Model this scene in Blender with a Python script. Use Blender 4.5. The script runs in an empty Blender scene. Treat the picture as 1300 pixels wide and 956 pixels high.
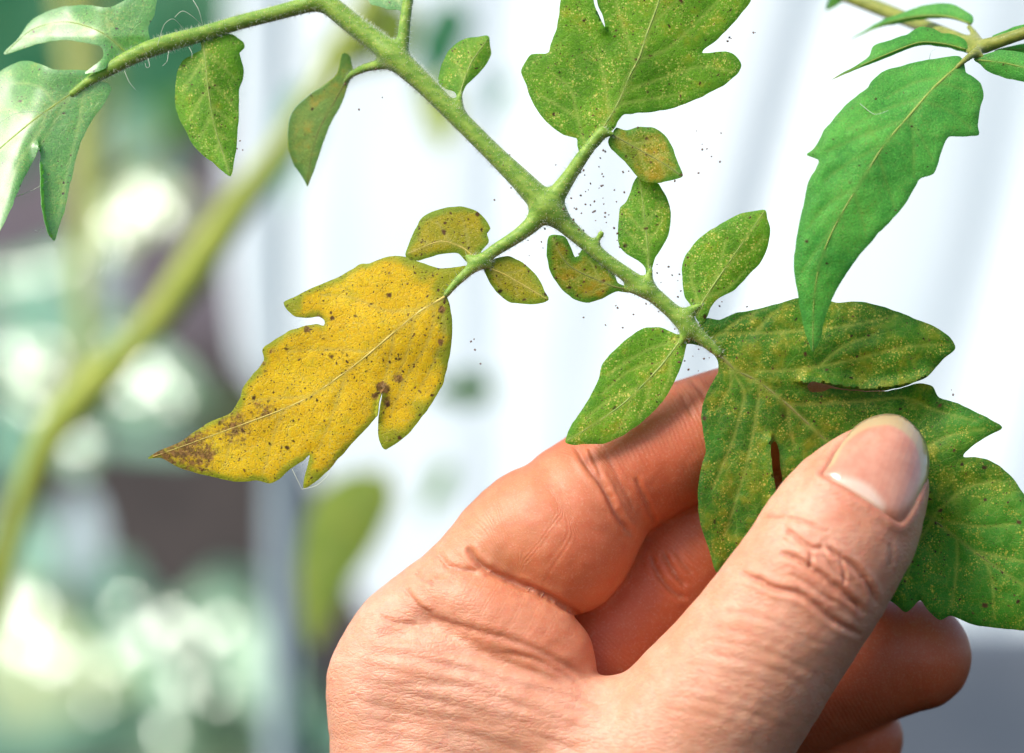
import bpy, bmesh, math, random
import numpy as np
from mathutils import Vector, geometry
from mathutils.bvhtree import BVHTree

random.seed(7)
RNG = np.random.default_rng(7)
scene = bpy.context.scene
COL = scene.collection

# ------------------------------------------------------------------ units
# Outlines were measured in photograph pixels at the leaf's distance; one such pixel is S metres there.
S = 9.46e-5
DP = 1300 * 100 / 36.0            # camera distance in the same unit (100 mm lens, 36 mm sensor)
CX, CY = 650.0, 478.0

# ------------------------------------------------------------------ camera, light, exposure
cam_d = bpy.data.cameras.new('camera')
cam_d.lens = 100; cam_d.sensor_width = 36; cam_d.sensor_fit = 'HORIZONTAL'
cam_d.clip_start = 0.01; cam_d.clip_end = 50
cam = bpy.data.objects.new('camera', cam_d); COL.objects.link(cam)
cam.location = (0, -DP * S, 0); cam.rotation_euler = (math.pi / 2, 0, 0)
cam_d.dof.use_dof = True
cam_d.dof.focus_distance = (DP - 15) * S
cam_d.dof.aperture_fstop = 10.0
cam_d.dof.aperture_blades = 0
scene.camera = cam

SUN_EL, SUN_AZ = math.radians(46), math.radians(-52)   # azimuth measured from behind the camera, minus = left
world = bpy.data.worlds.new('World'); scene.world = world
world.use_nodes = True
wt = world.node_tree
for n in list(wt.nodes): wt.nodes.remove(n)
sky = wt.nodes.new('ShaderNodeTexSky'); sky.sky_type = 'NISHITA'; sky.sun_disc = False
sky.sun_elevation = SUN_EL
sun_to = Vector((math.sin(SUN_AZ) * math.cos(SUN_EL), -math.cos(SUN_AZ) * math.cos(SUN_EL), math.sin(SUN_EL)))
sky.sun_rotation = math.atan2(sun_to.x, sun_to.y)
sky.air_density = 1.0; sky.dust_density = 2.5; sky.ozone_density = 1.0
bg = wt.nodes.new('ShaderNodeBackground'); bg.inputs['Strength'].default_value = 0.13
wo = wt.nodes.new('ShaderNodeOutputWorld')
wt.links.new(sky.outputs[0], bg.inputs[0]); wt.links.new(bg.outputs[0], wo.inputs[0])
sun_d = bpy.data.lights.new('sun', 'SUN'); sun_d.energy = 2.85; sun_d.angle = math.radians(25)
sun_d.color = (1.0, 0.95, 0.88)
sun = bpy.data.objects.new('sun', sun_d); COL.objects.link(sun)
sun.rotation_euler = sun_to.to_track_quat('Z', 'Y').to_euler(); sun.location = sun_to * 2
scene.view_settings.view_transform = 'Standard'; scene.view_settings.look = 'None'
scene.view_settings.gamma = 1.0; scene.view_settings.use_curve_mapping = False
scene.view_settings.exposure = 0.62
scene.render.engine = 'CYCLES'
scene.cycles.use_denoising = True
scene.cycles.max_bounces = 10; scene.cycles.diffuse_bounces = 5; scene.cycles.glossy_bounces = 3
scene.cycles.transmission_bounces = 6; scene.cycles.transparent_max_bounces = 6
scene.cycles.caustics_reflective = False; scene.cycles.caustics_refractive = False

# ------------------------------------------------------------------ helpers
def PW(x, y, d):
    k = 1 + np.asarray(d, float) / DP
    return np.stack([(np.asarray(x, float) - CX) * k, (np.asarray(y, float) - CY) * k, np.asarray(d, float) + 0 * k], -1)

def to_world(p):
    p = np.asarray(p, float)
    return np.stack([p[..., 0] * S, p[..., 2] * S, -p[..., 1] * S], -1)

def W(x, y, d):
    return Vector(to_world(PW(x, y, d)))

def to_px(p):
    k = 1 + p[:, 2] / DP
    return np.stack([p[:, 0] / k + CX, p[:, 1] / k + CY], -1)

def catmull(pts, step, closed=False):
    P = np.asarray(pts, float); n = len(P); out = []
    rng = range(n if closed else n - 1)
    for i in rng:
        if closed: a, b, c, d = P[(i - 1) % n], P[i], P[(i + 1) % n], P[(i + 2) % n]
        else: a, b, c, d = P[max(i - 1, 0)], P[i], P[i + 1], P[min(i + 2, n - 1)]
        L = np.linalg.norm(c[:2] - b[:2]) if P.shape[1] == 2 else np.linalg.norm(c[:3] - b[:3])
        m = max(1, int(round(L / step)))
        # a tangent no longer than its own span keeps corners crisp
        def tan(u, v, w):
            t = (w - u) * .5; lim = min(np.linalg.norm(v - u), np.linalg.norm(w - v)) * .9 + 1e-6
            l = np.linalg.norm(t)
            return t if l <= lim else t * (lim / l)
        t0, t1 = tan(a, b, c), tan(b, c, d)
        for j in range(m):
            t = j / m; t2, t3 = t * t, t * t * t
            out.append((2*t3 - 3*t2 + 1) * b + (t3 - 2*t2 + t) * t0 + (-2*t3 + 3*t2) * c + (t3 - t2) * t1)
    if not closed: out.append(P[-1])
    return np.array(out)

def seg_dist(Q, poly, closed=False, full=False):
    """distance of 2-D points Q to a polyline; with full also the 0..1 position along and the signed side"""
    A = np.asarray(poly, float)
    B = np.roll(A, -1, 0) if closed else A[1:]
    if not closed: A = A[:-1]
    L = np.linalg.norm(B - A, axis=1); cum = np.concatenate([[0], np.cumsum(L)]); tot = max(cum[-1], 1e-6)
    best = np.full(len(Q), 1e9); pos = np.zeros(len(Q)); side = np.zeros(len(Q))
    for i in range(len(A)):
        ab = B[i] - A[i]; l2 = max(ab @ ab, 1e-9)
        ap = Q - A[i]
        t = np.clip((ap @ ab) / l2, 0, 1)
        dv = ap - t[:, None] * ab
        dist = np.sqrt((dv * dv).sum(1))
        m = dist < best
        best[m] = dist[m]
        if full:
            pos[m] = (cum[i] + t[m] * L[i]) / tot
            side[m] = np.sign(ab[0] * ap[m, 1] - ab[1] * ap[m, 0])
    return (best, pos, side) if full else best

_gr = {}
def noise2(x, y, scale, seed=0):
    """smooth value noise in -1..1"""
    if seed not in _gr: _gr[seed] = np.random.default_rng(100 + seed).uniform(-1, 1, (64, 64))
    g = _gr[seed]
    u, v = np.asarray(x) / scale + 1000, np.asarray(y) / scale + 1000
    i, j = np.floor(u).astype(int), np.floor(v).astype(int); fu, fv = u - i, v - j
    fu, fv = fu*fu*(3-2*fu), fv*fv*(3-2*fv)
    G = lambda a, b: g[a % 64, b % 64]
    return (G(i, j)*(1-fu) + G(i+1, j)*fu)*(1-fv) + (G(i, j+1)*(1-fu) + G(i+1, j+1)*fu)*fv

def link(name, me, mat, parent=None, origin=None, smooth=True):
    if mat is not None and not me.materials: me.materials.append(mat)
    if smooth:
        me.polygons.foreach_set('use_smooth', [True] * len(me.polygons))
    o = bpy.data.objects.new(name, me); COL.objects.link(o)
    if parent is not None: o.parent = parent
    return o

def mesh_from(name, V, F):
    me = bpy.data.meshes.new(name)
    me.from_pydata([tuple(v) for v in V], [], [tuple(f) for f in F]); me.update()
    return me

def attr(me, name, vals):
    vals = np.asarray(vals, np.float32)
    if vals.ndim == 2:
        a = me.attributes.new(name, 'FLOAT_VECTOR', 'POINT'); a.data.foreach_set('vector', vals.ravel())
    else:
        a = me.attributes.new(name, 'FLOAT', 'POINT'); a.data.foreach_set('value', vals)

def empty(name, loc, label, cat, group=None):
    o = bpy.data.objects.new(name, None); COL.objects.link(o); o.location = loc
    o.empty_display_size = .005
    o['label'] = label; o['category'] = cat
    if group: o['group'] = group
    return o

def tag(o, label, cat, group=None):
    o['label'] = label; o['category'] = cat
    if group: o['group'] = group
    return o

def local(parent, P):
    """world points -> coordinates of an unrotated parent"""
    return np.asarray(P) - np.asarray(parent.location) if parent is not None else np.asarray(P)

# ------------------------------------------------------------------ shader helpers
class NT:
    def __init__(self, name):
        self.m = bpy.data.materials.new(name); self.m.use_nodes = True
        self.t = self.m.node_tree
        for n in list(self.t.nodes): self.t.nodes.remove(n)
        self.out = self.t.nodes.new('ShaderNodeOutputMaterial')
    def n(self, typ, ins=None, **props):
        nd = self.t.nodes.new(typ)
        for k, v in props.items(): setattr(nd, k, v)
        for k, v in (ins or {}).items(): self.set(nd, k, v)
        return nd
    def set(self, nd, k, v):
        s = nd.inputs[k]
        if hasattr(v, 'is_linked') or isinstance(v, bpy.types.NodeSocket): self.t.links.new(v, s)
        elif isinstance(v, tuple) and len(v) == 3 and s.type == 'RGBA': s.default_value = (*v, 1)
        else: s.default_value = v
    def attr(self, name, vec=False):
        nd = self.n('ShaderNodeAttribute', attribute_name=name)
        return nd.outputs['Vector' if vec else 'Fac']
    def math(self, op, a, b=0.0, c=None, clamp=False):
        nd = self.n('ShaderNodeMath', operation=op, use_clamp=clamp)
        self.set(nd, 0, a); self.set(nd, 1, b)
        if c is not None: self.set(nd, 2, c)
        return nd.outputs[0]
    def mix(self, f, a, b, blend='MIX'):
        nd = self.n('ShaderNodeMix', data_type='RGBA', blend_type=blend, clamp_factor=True)
        self.set(nd, 0, f); self.set(nd, 6, a); self.set(nd, 7, b)
        return nd.outputs[2]
    def ramp(self, f, lo, hi, a=0.0, b=1.0):
        nd = self.n('ShaderNodeMapRange', clamp=True, interpolation_type='SMOOTHSTEP')
        self.set(nd, 0, f); self.set(nd, 1, lo); self.set(nd, 2, hi); self.set(nd, 3, a); self.set(nd, 4, b)
        return nd.outputs[0]
    def noise(self, vec, scale, detail=3, rough=.55, dist=0.0):
        nd = self.n('ShaderNodeTexNoise', {'Vector': vec, 'Scale': scale, 'Detail': detail, 'Roughness': rough, 'Distortion': dist})
        return nd.outputs['Fac']
    def voro(self, vec, scale, feature='F1', rnd=1.0):
        nd = self.n('ShaderNodeTexVoronoi', {'Vector': vec, 'Scale': scale, 'Randomness': rnd}, feature=feature)
        return nd
    def bump(self, h, strength, dist, normal=None):
        nd = self.n('ShaderNodeBump', {'Height': h, 'Strength': strength, 'Distance': dist})
        if normal is not None: self.set(nd, 'Normal', normal)
        return nd.outputs[0]
    def vadd(self, a, b):
        nd = self.n('ShaderNodeVectorMath', operation='ADD'); self.set(nd, 0, a); self.set(nd, 1, b); return nd.outputs[0]

def leaf_mat(name, dark, light, patch=(.5, .4, .03), patch_amt=0.0, stip=(.6, .55, .2), stip_amt=0.0, speck_amt=0.0,
             vein=(.35, .42, .12), vein_amt=.62, edge=(.07, .22, .04), edge_amt=0.0, trans=.50, trans_gain=2.1, rough=.5, net=.22,
             dry=(.16, .08, .03), spec=.35, coat=0.0, coat_rough=.32, tint=None):
    N = NT(name)
    pc = N.attr('pc', True)
    nA = N.noise(pc, 1.6, 5, .6, .3); nB = N.noise(pc, 5.0, 4, .6); nC = N.noise(pc, 22.0, 3, .6)
    col = N.mix(N.ramp(nA, .33, .66), dark, light)
    col = N.mix(N.math('MULTIPLY', N.ramp(nC, .35, .7), .45), col, light)
    grain = N.noise(pc, 48.0, 2, .7)
    col = N.mix(N.ramp(grain, .50, .72, 0, .5), col, tuple(c * .6 for c in dark))
    col = N.mix(N.ramp(grain, .48, .30, 0, .45), col, tuple(min(1, c * 1.5) for c in light))
    if patch_amt > 0:
        pm = N.ramp(N.math('ADD', N.math('MULTIPLY', nB, .6), N.math('MULTIPLY', nA, .4)), .60 - .22 * patch_amt, .72 - .12 * patch_amt)
        col = N.mix(N.math('MULTIPLY', pm, min(1, .55 + .45 * patch_amt)), col, patch)
    if tint: col = N.mix(N.ramp(N.math('ADD', N.attr('tint'), N.math('MULTIPLY', N.math('SUBTRACT', nB, .5), .8)), .25, .75, 0, .75), col, tint)
    # feeding marks: tiny pale dots gathered in drifts
    if stip_amt > 0:
        for sc, th, rad in ((14.0, .66, .34), (24.0, .34, .42), (40.0, .30, .48)):
            v = N.voro(pc, sc)
            sep = N.n('ShaderNodeSeparateColor'); N.set(sep, 0, v.outputs['Color'])
            on = N.math('GREATER_THAN', sep.outputs[0], th)
            dot = N.ramp(v.outputs['Distance'], rad, rad * .35)
            drift = N.ramp(N.noise(pc, 3.2, 4, .65), .40, .62)
            f = N.math('MULTIPLY', N.math('MULTIPLY', on, dot), N.math('MULTIPLY', drift, stip_amt))
            col = N.mix(f, col, N.mix(sep.outputs[1], stip, patch))
    vo = N.voro(pc, 8.5, 'DISTANCE_TO_EDGE')
    warp = N.vadd(pc, N.n('ShaderNodeVectorMath', {0: N.n('ShaderNodeTexNoise', {'Vector': pc, 'Scale': 12.0, 'Detail': 3.0}).outputs['Color'], 1: (.09, .09, .09)}, operation='MULTIPLY').outputs[0])
    N.set(vo, 'Vector', warp)
    netm = N.ramp(vo.outputs['Distance'], .07, .0)
    col = N.mix(N.math('MULTIPLY', netm, net), col, vein)
    va = N.attr('vein')
    col = N.mix(N.math('MULTIPLY', va, vein_amt), col, vein)
    if edge_amt > 0:
        ed = N.attr('edge')
        em = N.ramp(N.math('ADD', ed, N.math('MULTIPLY', nB, 18.0)), 20.0, 9.0)
        col = N.mix(N.math('MULTIPLY', em, edge_amt), col, edge)
    dr = N.attr('dry')
    dm = N.ramp(N.math('ADD', dr, N.math('MULTIPLY', N.math('SUBTRACT', N.noise(pc, 14.0, 4, .7), .5), 1.1)), .38, .68)
    col = N.mix(N.math('MULTIPLY', dm, .9), col, N.mix(N.ramp(nC, .4, .6), dry, tuple(min(1, c * 2.6) for c in dry)))
    if speck_amt > 0:
        for sc, th in ((7.0, 1 - .13 * speck_amt), (13.0, 1 - .24 * speck_amt), (24.0, 1 - .34 * speck_amt), (38.0, 1 - .26 * speck_amt)):
            v = N.voro(N.vadd(warp, (3.3, 1.7, .4)), sc)
            sep = N.n('ShaderNodeSeparateColor'); N.set(sep, 0, v.outputs['Color'])
            on = N.math('GREATER_THAN', sep.outputs[0], th)
            dot = N.ramp(v.outputs['Distance'], .30, .12)
            col = N.mix(N.math('MULTIPLY', N.math('MULTIPLY', on, dot), .92), col, N.mix(sep.outputs[2], (.035, .012, .006), (.16, .06, .03)))
    h = N.math('ADD', N.math('MULTIPLY', netm, -.22), N.math('ADD', N.math('MULTIPLY', nC, .55), N.math('MULTIPLY', grain, -.9)))
    nrm = N.bump(h, .55, 1.8 * S)
    pb = N.n('ShaderNodeBsdfPrincipled', {'Base Color': col, 'Roughness': rough, 'Specular IOR Level': spec, 'Normal': nrm,
                                          'Sheen Weight': .15, 'Sheen Roughness': .4, 'Coat Weight': coat, 'Coat Roughness': coat_rough, 'Coat IOR': 1.9})
    gain = N.n('ShaderNodeMix', data_type='RGBA', blend_type='MULTIPLY'); N.set(gain, 0, 1.0); N.set(gain, 6, col)
    N.set(gain, 7, (trans_gain, trans_gain * .95, trans_gain * .55))
    tb = N.n('ShaderNodeBsdfTranslucent', {'Color': gain.outputs[2], 'Normal': nrm})
    mx = N.n('ShaderNodeMixShader', {0: trans}); N.t.links.new(pb.outputs[0], mx.inputs[1]); N.t.links.new(tb.outputs[0], mx.inputs[2])
    N.t.links.new(mx.outputs[0], N.out.inputs[0])
    return N.m

def plain_mat(name, col, col2=None, scale=3.0, rough=.6, trans=0.0, spec=.3):
    N = NT(name)
    tc = N.n('ShaderNodeTexCoord').outputs['Object']
    c = N.mix(N.ramp(N.noise(tc, scale / (100 * S), 4), .35, .65), col, col2 or col)
    pb = N.n('ShaderNodeBsdfPrincipled', {'Base Color': c, 'Roughness': rough, 'Specular IOR Level': spec})
    if trans:
        tb = N.n('ShaderNodeBsdfTranslucent', {'Color': c})
        mx = N.n('ShaderNodeMixShader', {0: trans}); N.t.links.new(pb.outputs[0], mx.inputs[1]); N.t.links.new(tb.outputs[0], mx.inputs[2])
        N.t.links.new(mx.outputs[0], N.out.inputs[0])
    else: N.t.links.new(pb.outputs[0], N.out.inputs[0])
    return N.m

# ------------------------------------------------------------------ leaflets
def tube_mesh(name, P, R, nseg=8):
    """tube along world points P with radii R (metres)"""
    P = np.asarray(P); n = len(P); V = []; F = []
    T = np.gradient(P, axis=0); T /= np.linalg.norm(T, axis=1)[:, None] + 1e-12
    up = np.array([0, -1., 0])
    for i in range(n):
        a = np.cross(T[i], up); l = np.linalg.norm(a)
        a = a / l if l > 1e-4 else np.array([1., 0, 0])
        b = np.cross(a, T[i])
        for k in range(nseg):
            th = 2 * math.pi * k / nseg
            V.append(P[i] + R[i] * (math.cos(th) * a + math.sin(th) * b))
    for i in range(n - 1):
        for k in range(nseg):
            F.append((i*nseg+k, i*nseg+(k+1) % nseg, (i+1)*nseg+(k+1) % nseg, (i+1)*nseg+k))
    F.append(tuple(range(nseg))[::-1]); F.append(tuple((n-1)*nseg+k for k in range(nseg)))
    return mesh_from(name, V, F)

def auto_laterals(mid, outline, n=5, ang=42, frac=.86):
    M = catmull(mid, 6); L = []
    O = np.asarray(outline, float)
    for i in range(n):
        for sgn in (-1, 1):
            u = (i + .55 + .22 * sgn) / (n + .6)
            k = int(u * (len(M) - 2)); p = M[k]; t = M[k+1] - M[k]; t /= np.linalg.norm(t) + 1e-9
            pts = [p]; a = math.radians(ang) * sgn; q = p.copy()
            for s in range(40):
                c, sn = math.cos(a), math.sin(a)
                q = q + 6 * np.array([t[0]*c - t[1]*sn, t[0]*sn + t[1]*c]); a *= .975
                if not inside(q[None], O)[0] or seg_dist(q[None], O, True)[0] < 7: break
                pts.append(q.copy())
            if len(pts) > 3: L.append(pts)
    return L

def inside(Q, O):
    r = np.zeros(len(Q), bool); n = len(O); j = n - 1
    for i in range(n):
        xi, yi = O[i]; xj, yj = O[j]
        c = ((yi > Q[:, 1]) != (yj > Q[:, 1]))
        with np.errstate(divide='ignore', invalid='ignore'):
            c &= Q[:, 0] < (xj - xi) * (Q[:, 1] - yi) / (yj - yi + 1e-12) + xi
        r ^= c; j = i
    return r

LEAF_D = {}
def leaflet(parent, key, outline, mid, mat, rib_mat, db=0.0, dt=0.0, bend=0.0, cup=0.0, lats=None, step=3.0, quilt=1.3, rib=3.0,
            bumps=(), spots=(), greens=(), wav=4.0, seed=0, name='leaflet', label=None, nlat=5, thick=1.0, dfun=None, holes=()):
    O = catmull(outline, step * 1.15, True)
    O = O + np.stack([noise2(O[:, 0], O[:, 1], 9, seed), noise2(O[:, 0], O[:, 1], 9, seed + 1)], -1) * .7 * min(1, step / 3)
    if lats is None: lats = auto_laterals(mid, O, nlat)
    xs = np.arange(O[:, 0].min(), O[:, 0].max(), step); ys = np.arange(O[:, 1].min(), O[:, 1].max(), step * .866)
    G = np.array([(x + (.5 * step if j % 2 else 0), y) for j, y in enumerate(ys) for x in xs])
    G = G + RNG.uniform(-.2, .2, G.shape) * step
    G = G[inside(G, O)]; G = G[seg_dist(G, O, True) > step * .6]
    r = geometry.delaunay_2d_cdt([Vector(p) for p in O] + [Vector(p) for p in G], [], [list(range(len(O)))], 1, 1e-3)
    V = np.array([(v.x, v.y) for v in r[0]]); F = [tuple(f) for f in r[2]]
    Mid = catmull(mid, 8)
    a, b = Mid[0], Mid[-1]; ax = b - a; L = np.linalg.norm(ax); ax = ax / L
    def depth(Q):
        if dfun is not None: return dfun(Q)
        u = ((Q - a) @ ax) / L
        dm, pos, side = seg_dist(Q, Mid, False, True)
        return db + (dt - db) * u + 4 * bend * u * (1 - u) + cup * dm / 10.0 + wav * noise2(Q[:, 0], Q[:, 1], 60, seed + 3)
    dm, pos, side = seg_dist(V, Mid, False, True)
    vein = np.exp(-(dm / (1.6 + rib * .7 * (1 - pos))) ** 2)
    dl = np.full(len(V), 1e9)
    for l in lats:
        l = catmull(l, 8)
        q, p2, _ = seg_dist(V, l, False, True)
        vein = np.maximum(vein, .95 * np.exp(-(q / (1.3 + 1.0 * (1 - p2))) ** 2)); dl = np.minimum(dl, q)
    dv = np.minimum(dm, dl)
    edge = seg_dist(V, O, True)
    d = depth(V)
    quilt = quilt * .5; rib = rib * .72
    d = d - quilt * (1 - np.exp(-(dv / 8) ** 1.5)) * np.clip(edge / 16, 0, 1) - quilt * .6 * noise2(V[:, 0], V[:, 1], 13, seed + 5) * np.clip(edge / 6, 0, 1)
    d = d + .8 * np.exp(-edge / 3)
    for (poly, amp, sig, sd) in bumps:
        q, p2, s2 = seg_dist(V, poly, False, True)
        d = d - amp * np.exp(-(q / sig) ** 2) * ((s2 * sd) >= 0)
    dry = np.zeros(len(V))
    for (sx, sy, sr, sa) in spots:
        dry = np.maximum(dry, sa * np.exp(-(((V[:, 0] - sx) ** 2 + (V[:, 1] - sy) ** 2) / sr ** 2)))
    tintv = np.zeros(len(V))
    for (sx, sy, sr, sa) in greens:
        tintv = np.maximum(tintv, sa * np.exp(-(((V[:, 0] - sx) ** 2 + (V[:, 1] - sy) ** 2) / sr ** 2)))
    P = to_world(PW(V[:, 0], V[:, 1], d))
    me = mesh_from(name, local(parent, P), F)
    attr(me, 'pc', np.stack([V[:, 0] / 100, V[:, 1] / 100, d / 100 + seed * .37], -1))
    attr(me, 'vein', vein); attr(me, 'edge', edge); attr(me, 'dry', dry); attr(me, 'tint', tintv)
    # faces towards the camera
    me.update()
    if sum(p.normal.y * p.area for p in me.polygons) > 0: me.flip_normals()
    o = link(name, me, mat, parent)
    md = o.modifiers.new('thickness', 'SOLIDIFY'); md.thickness = thick * S; md.offset = -1; md.use_even_offset = False
    es = o.modifiers.new('crisp_rim', 'EDGE_SPLIT'); es.split_angle = math.radians(50)
    if label: o['label'] = label
    if rib > 0:
        n = len(Mid); u = np.linspace(0, 1, n)
        ins = inside(Mid, O) | (u < .15)
        Mid = Mid[ins]; u = u[ins]; n = len(Mid)
        rr = np.maximum(rib * (1 - u) ** .7, .45)
        dd = depth(Mid)
        for (poly, amp, sig, sd) in bumps:
            q, p2, s2 = seg_dist(Mid, poly, False, True)
            dd = dd - amp * np.exp(-(q / sig) ** 2) * ((s2 * sd) >= 0)
        pts = to_world(PW(Mid[:, 0], Mid[:, 1], dd + rr * .8))
        rm = tube_mesh('midrib', np.asarray(pts), rr * S, 8)
        # stored relative to the thing, which neither it nor the leaflet moves away from
        co = np.empty(len(rm.vertices) * 3); rm.vertices.foreach_get('co', co)
        co = local(parent, co.reshape(-1, 3)); rm.vertices.foreach_set('co', co.ravel())
        attr(rm, 'pc', np.repeat(np.stack([Mid[:, 0] / 100, Mid[:, 1] / 100, dd / 100], -1), 8, 0))
        link('midrib', rm, rib_mat, o)
    return o

# ------------------------------------------------------------------ implicit surfaces (stems and hand)
def sdf_chain(P, pts, dz=1.0, info=False):
    best = np.full(len(P), 1e9, np.float32)
    ax = np.zeros(len(P), np.float32) if info else None
    cum = 0.0
    X, Y, Z = P[:, 0], P[:, 1], P[:, 2] * dz
    for i in range(len(pts) - 1):
        a = pts[i].copy(); b = pts[i+1].copy(); a[2] *= dz; b[2] *= dz
        ab = (b - a)[:3]; l2 = float(ab @ ab) + 1e-9
        px, py, pz = X - a[0], Y - a[1], Z - a[2]
        t = np.clip((px*ab[0] + py*ab[1] + pz*ab[2]) / l2, 0, 1)
        dx, dy, dq = px - t*ab[0], py - t*ab[1], pz - t*ab[2]
        ds = np.sqrt(dx*dx + dy*dy + dq*dq) - (a[3] + t*(b[3]-a[3]))
        m = ds < best
        best = np.where(m, ds, best)
        if info: ax = np.where(m, cum + t*math.sqrt(l2), ax)
        cum += math.sqrt(l2)
    return (best, ax) if info else best

def chain(pts, step=14):
    """traced (x, y, depth, radius) stations -> dense stations in scene units"""
    P = np.asarray(pts, float)
    k = 1 + P[:, 2] / DP
    Q = np.stack([(P[:, 0] - CX) * k, (P[:, 1] - CY) * k, P[:, 2], P[:, 3] * k], -1)
    return catmull(Q, step).astype(np.float32)

def smin(a, b, k):
    h = np.maximum(k - np.abs(a - b), 0) / k
    return np.minimum(a, b) - h * h * k * .25

def surface_nets(V, org, h):
    s = V < 0
    nx, ny, nz = V.shape
    c = np.zeros((nx-1, ny-1, nz-1), np.int8)
    for i in (0, 1):
        for j in (0, 1):
            for k in (0, 1):
                c += s[i:nx-1+i, j:ny-1+j, k:nz-1+k]
    cells = np.argwhere((c > 0) & (c < 8))
    idx = np.full(c.shape, -1, np.int64); idx[tuple(cells.T)] = np.arange(len(cells))
    acc = np.zeros((len(cells), 3)); cnt = np.zeros(len(cells))
    corners = [(i, j, k) for i in (0, 1) for j in (0, 1) for k in (0, 1)]
    for p in corners:
        for axis in range(3):
            if p[axis]: continue
            q = list(p); q[axis] = 1
            va = V[tuple((cells + p).T)]; vb = V[tuple((cells + q).T)]
            m = (va < 0) != (vb < 0)
            t = np.where(m, va / np.where(m, va - vb, 1), 0)
            pt = cells + np.array(p, float); pt[:, axis] += t
            acc[m] += pt[m]; cnt[m] += 1
    verts = org + h * acc / cnt[:, None]
    faces = []
    for axis in range(3):
        sl0 = [slice(None)] * 3; sl1 = [slice(None)] * 3
        sl0[axis] = slice(0, -1); sl1[axis] = slice(1, None)
        A, B = s[tuple(sl0)], s[tuple(sl1)]
        E = np.argwhere(A != B)
        u, v = [(1, 2), (2, 0), (0, 1)][axis]
        E = E[(E[:, u] > 0) & (E[:, v] > 0) & (E[:, u] < V.shape[u] - 1) & (E[:, v] < V.shape[v] - 1)]
        fl = A[tuple(E.T)]
        def g(du, dv):
            q = E.copy(); q[:, u] += du; q[:, v] += dv; return idx[tuple(q.T)]
        quad = np.stack([g(-1, -1), g(0, -1), g(0, 0), g(-1, 0)], -1)
        quad[~fl] = quad[~fl][:, ::-1]
        faces.append(quad)
    return verts, np.concatenate(faces)

def grid_eval(chains, h, combine, margin=40):
    """chains: dict name -> (stations, dz). combine gets a dict of full-grid fields."""
    lo = np.min([c[:, :3].min(0) - c[:, 3].max() for c, _ in chains.values()], 0) - 3 * h
    hi = np.max([c[:, :3].max(0) + c[:, 3].max() for c, _ in chains.values()], 0) + 3 * h
    dims = np.ceil((hi - lo) / h).astype(int) + 1
    fields = {}
    for nme, (c, dz) in chains.items():
        f = np.full(dims, margin, np.float32)
        b0 = np.maximum(np.floor((c[:, :3].min(0) - c[:, 3].max() - margin - lo) / h), 0).astype(int)
        b1 = np.minimum(np.ceil((c[:, :3].max(0) + c[:, 3].max() + margin - lo) / h) + 1, dims).astype(int)
        ii = [np.arange(b0[k], b1[k]) * h + lo[k] for k in range(3)]
        X, Y, Z = np.meshgrid(*ii, indexing='ij')
        sub = sdf_chain(np.stack([X.ravel(), Y.ravel(), Z.ravel()], -1).astype(np.float32), c, dz).reshape(X.shape)
        f[b0[0]:b1[0], b0[1]:b1[1], b0[2]:b1[2]] = np.minimum(sub, margin)
        fields[nme] = f
    return combine(fields), lo, h

def np_mesh(name, V, F):
    me = bpy.data.meshes.new(name)
    me.vertices.add(len(V)); me.vertices.foreach_set('co', np.asarray(V, np.float32).ravel())
    me.loops.add(len(F) * 4); me.loops.foreach_set('vertex_index', np.asarray(F, np.int32).ravel())
    me.polygons.add(len(F)); me.polygons.foreach_set('loop_start', np.arange(0, len(F) * 4, 4, dtype=np.int32))
    me.update(calc_edges=True); me.validate()
    return me

def co_of(me):
    a = np.empty(len(me.vertices) * 3, np.float32); me.vertices.foreach_get('co', a); return a.reshape(-1, 3).astype(float)

def no_of(me):
    a = np.empty(len(me.vertices) * 3, np.float32); me.vertices.foreach_get('normal', a); return a.reshape(-1, 3).astype(float)

def from_world(p):
    return np.stack([p[:, 0] / S, -p[:, 2] / S, p[:, 1] / S], -1)

# ================================================================== MATERIALS
M_green = leaf_mat('speckled_leaf', (.115, .310, .016), (.235, .455, .034), (.42, .43, .03), .40, (.88, .82, .34), 1.0, .45, vein=(.46, .54, .14), edge=(.08, .32, .04), edge_amt=.3)
M_dark = leaf_mat('dark_speckled_leaf', (.036, .165, .008), (.100, .275, .013), (.30, .32, .016), .6, (.74, .64, .14), 1.0, .45, vein=(.42, .46, .09), edge=(.03, .18, .025), edge_amt=.4, trans=.46, tint=(.085, .33, .03))
M_tan = leaf_mat('tan_green_leaf', (.16, .26, .014), (.28, .36, .022), (.50, .36, .03), .6, (.78, .66, .24), 1.0, .6, vein=(.46, .50, .14), edge=(.10, .34, .04), edge_amt=.7)
M_yellow = leaf_mat('yellow_leaf', (.82, .55, .008), (.93, .69, .016), (.62, .54, .02), .28, (.80, .70, .22), .55, 1.0, vein=(.62, .54, .14), vein_amt=.45, edge=(.30, .42, .03), edge_amt=.8, trans=.42, trans_gain=1.2, net=.25, tint=(.34, .44, .03))
M_olive = leaf_mat('olive_leaf', (.36, .39, .015), (.50, .45, .018), (.60, .50, .016), .45, (.75, .68, .2), .6, .9, vein=(.52, .50, .13), edge=(.20, .40, .03), edge_amt=.7, trans_gain=1.3)
M_pale = leaf_mat('pale_green_leaf', (.13, .38, .085), (.22, .48, .13), (.46, .46, .10), .18, (.70, .74, .36), .5, .25, vein=(.50, .60, .25), edge=(.18, .44, .17), edge_amt=.5, spec=.6, rough=.42, coat=.8)
M_soft = leaf_mat('soft_olive_leaf', (.24, .40, .12), (.36, .48, .15), (.58, .45, .10), .55, (.5, .46, .16), .3, .1, vein=(.36, .42, .13), edge=(.14, .34, .1), edge_amt=.5)
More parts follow.
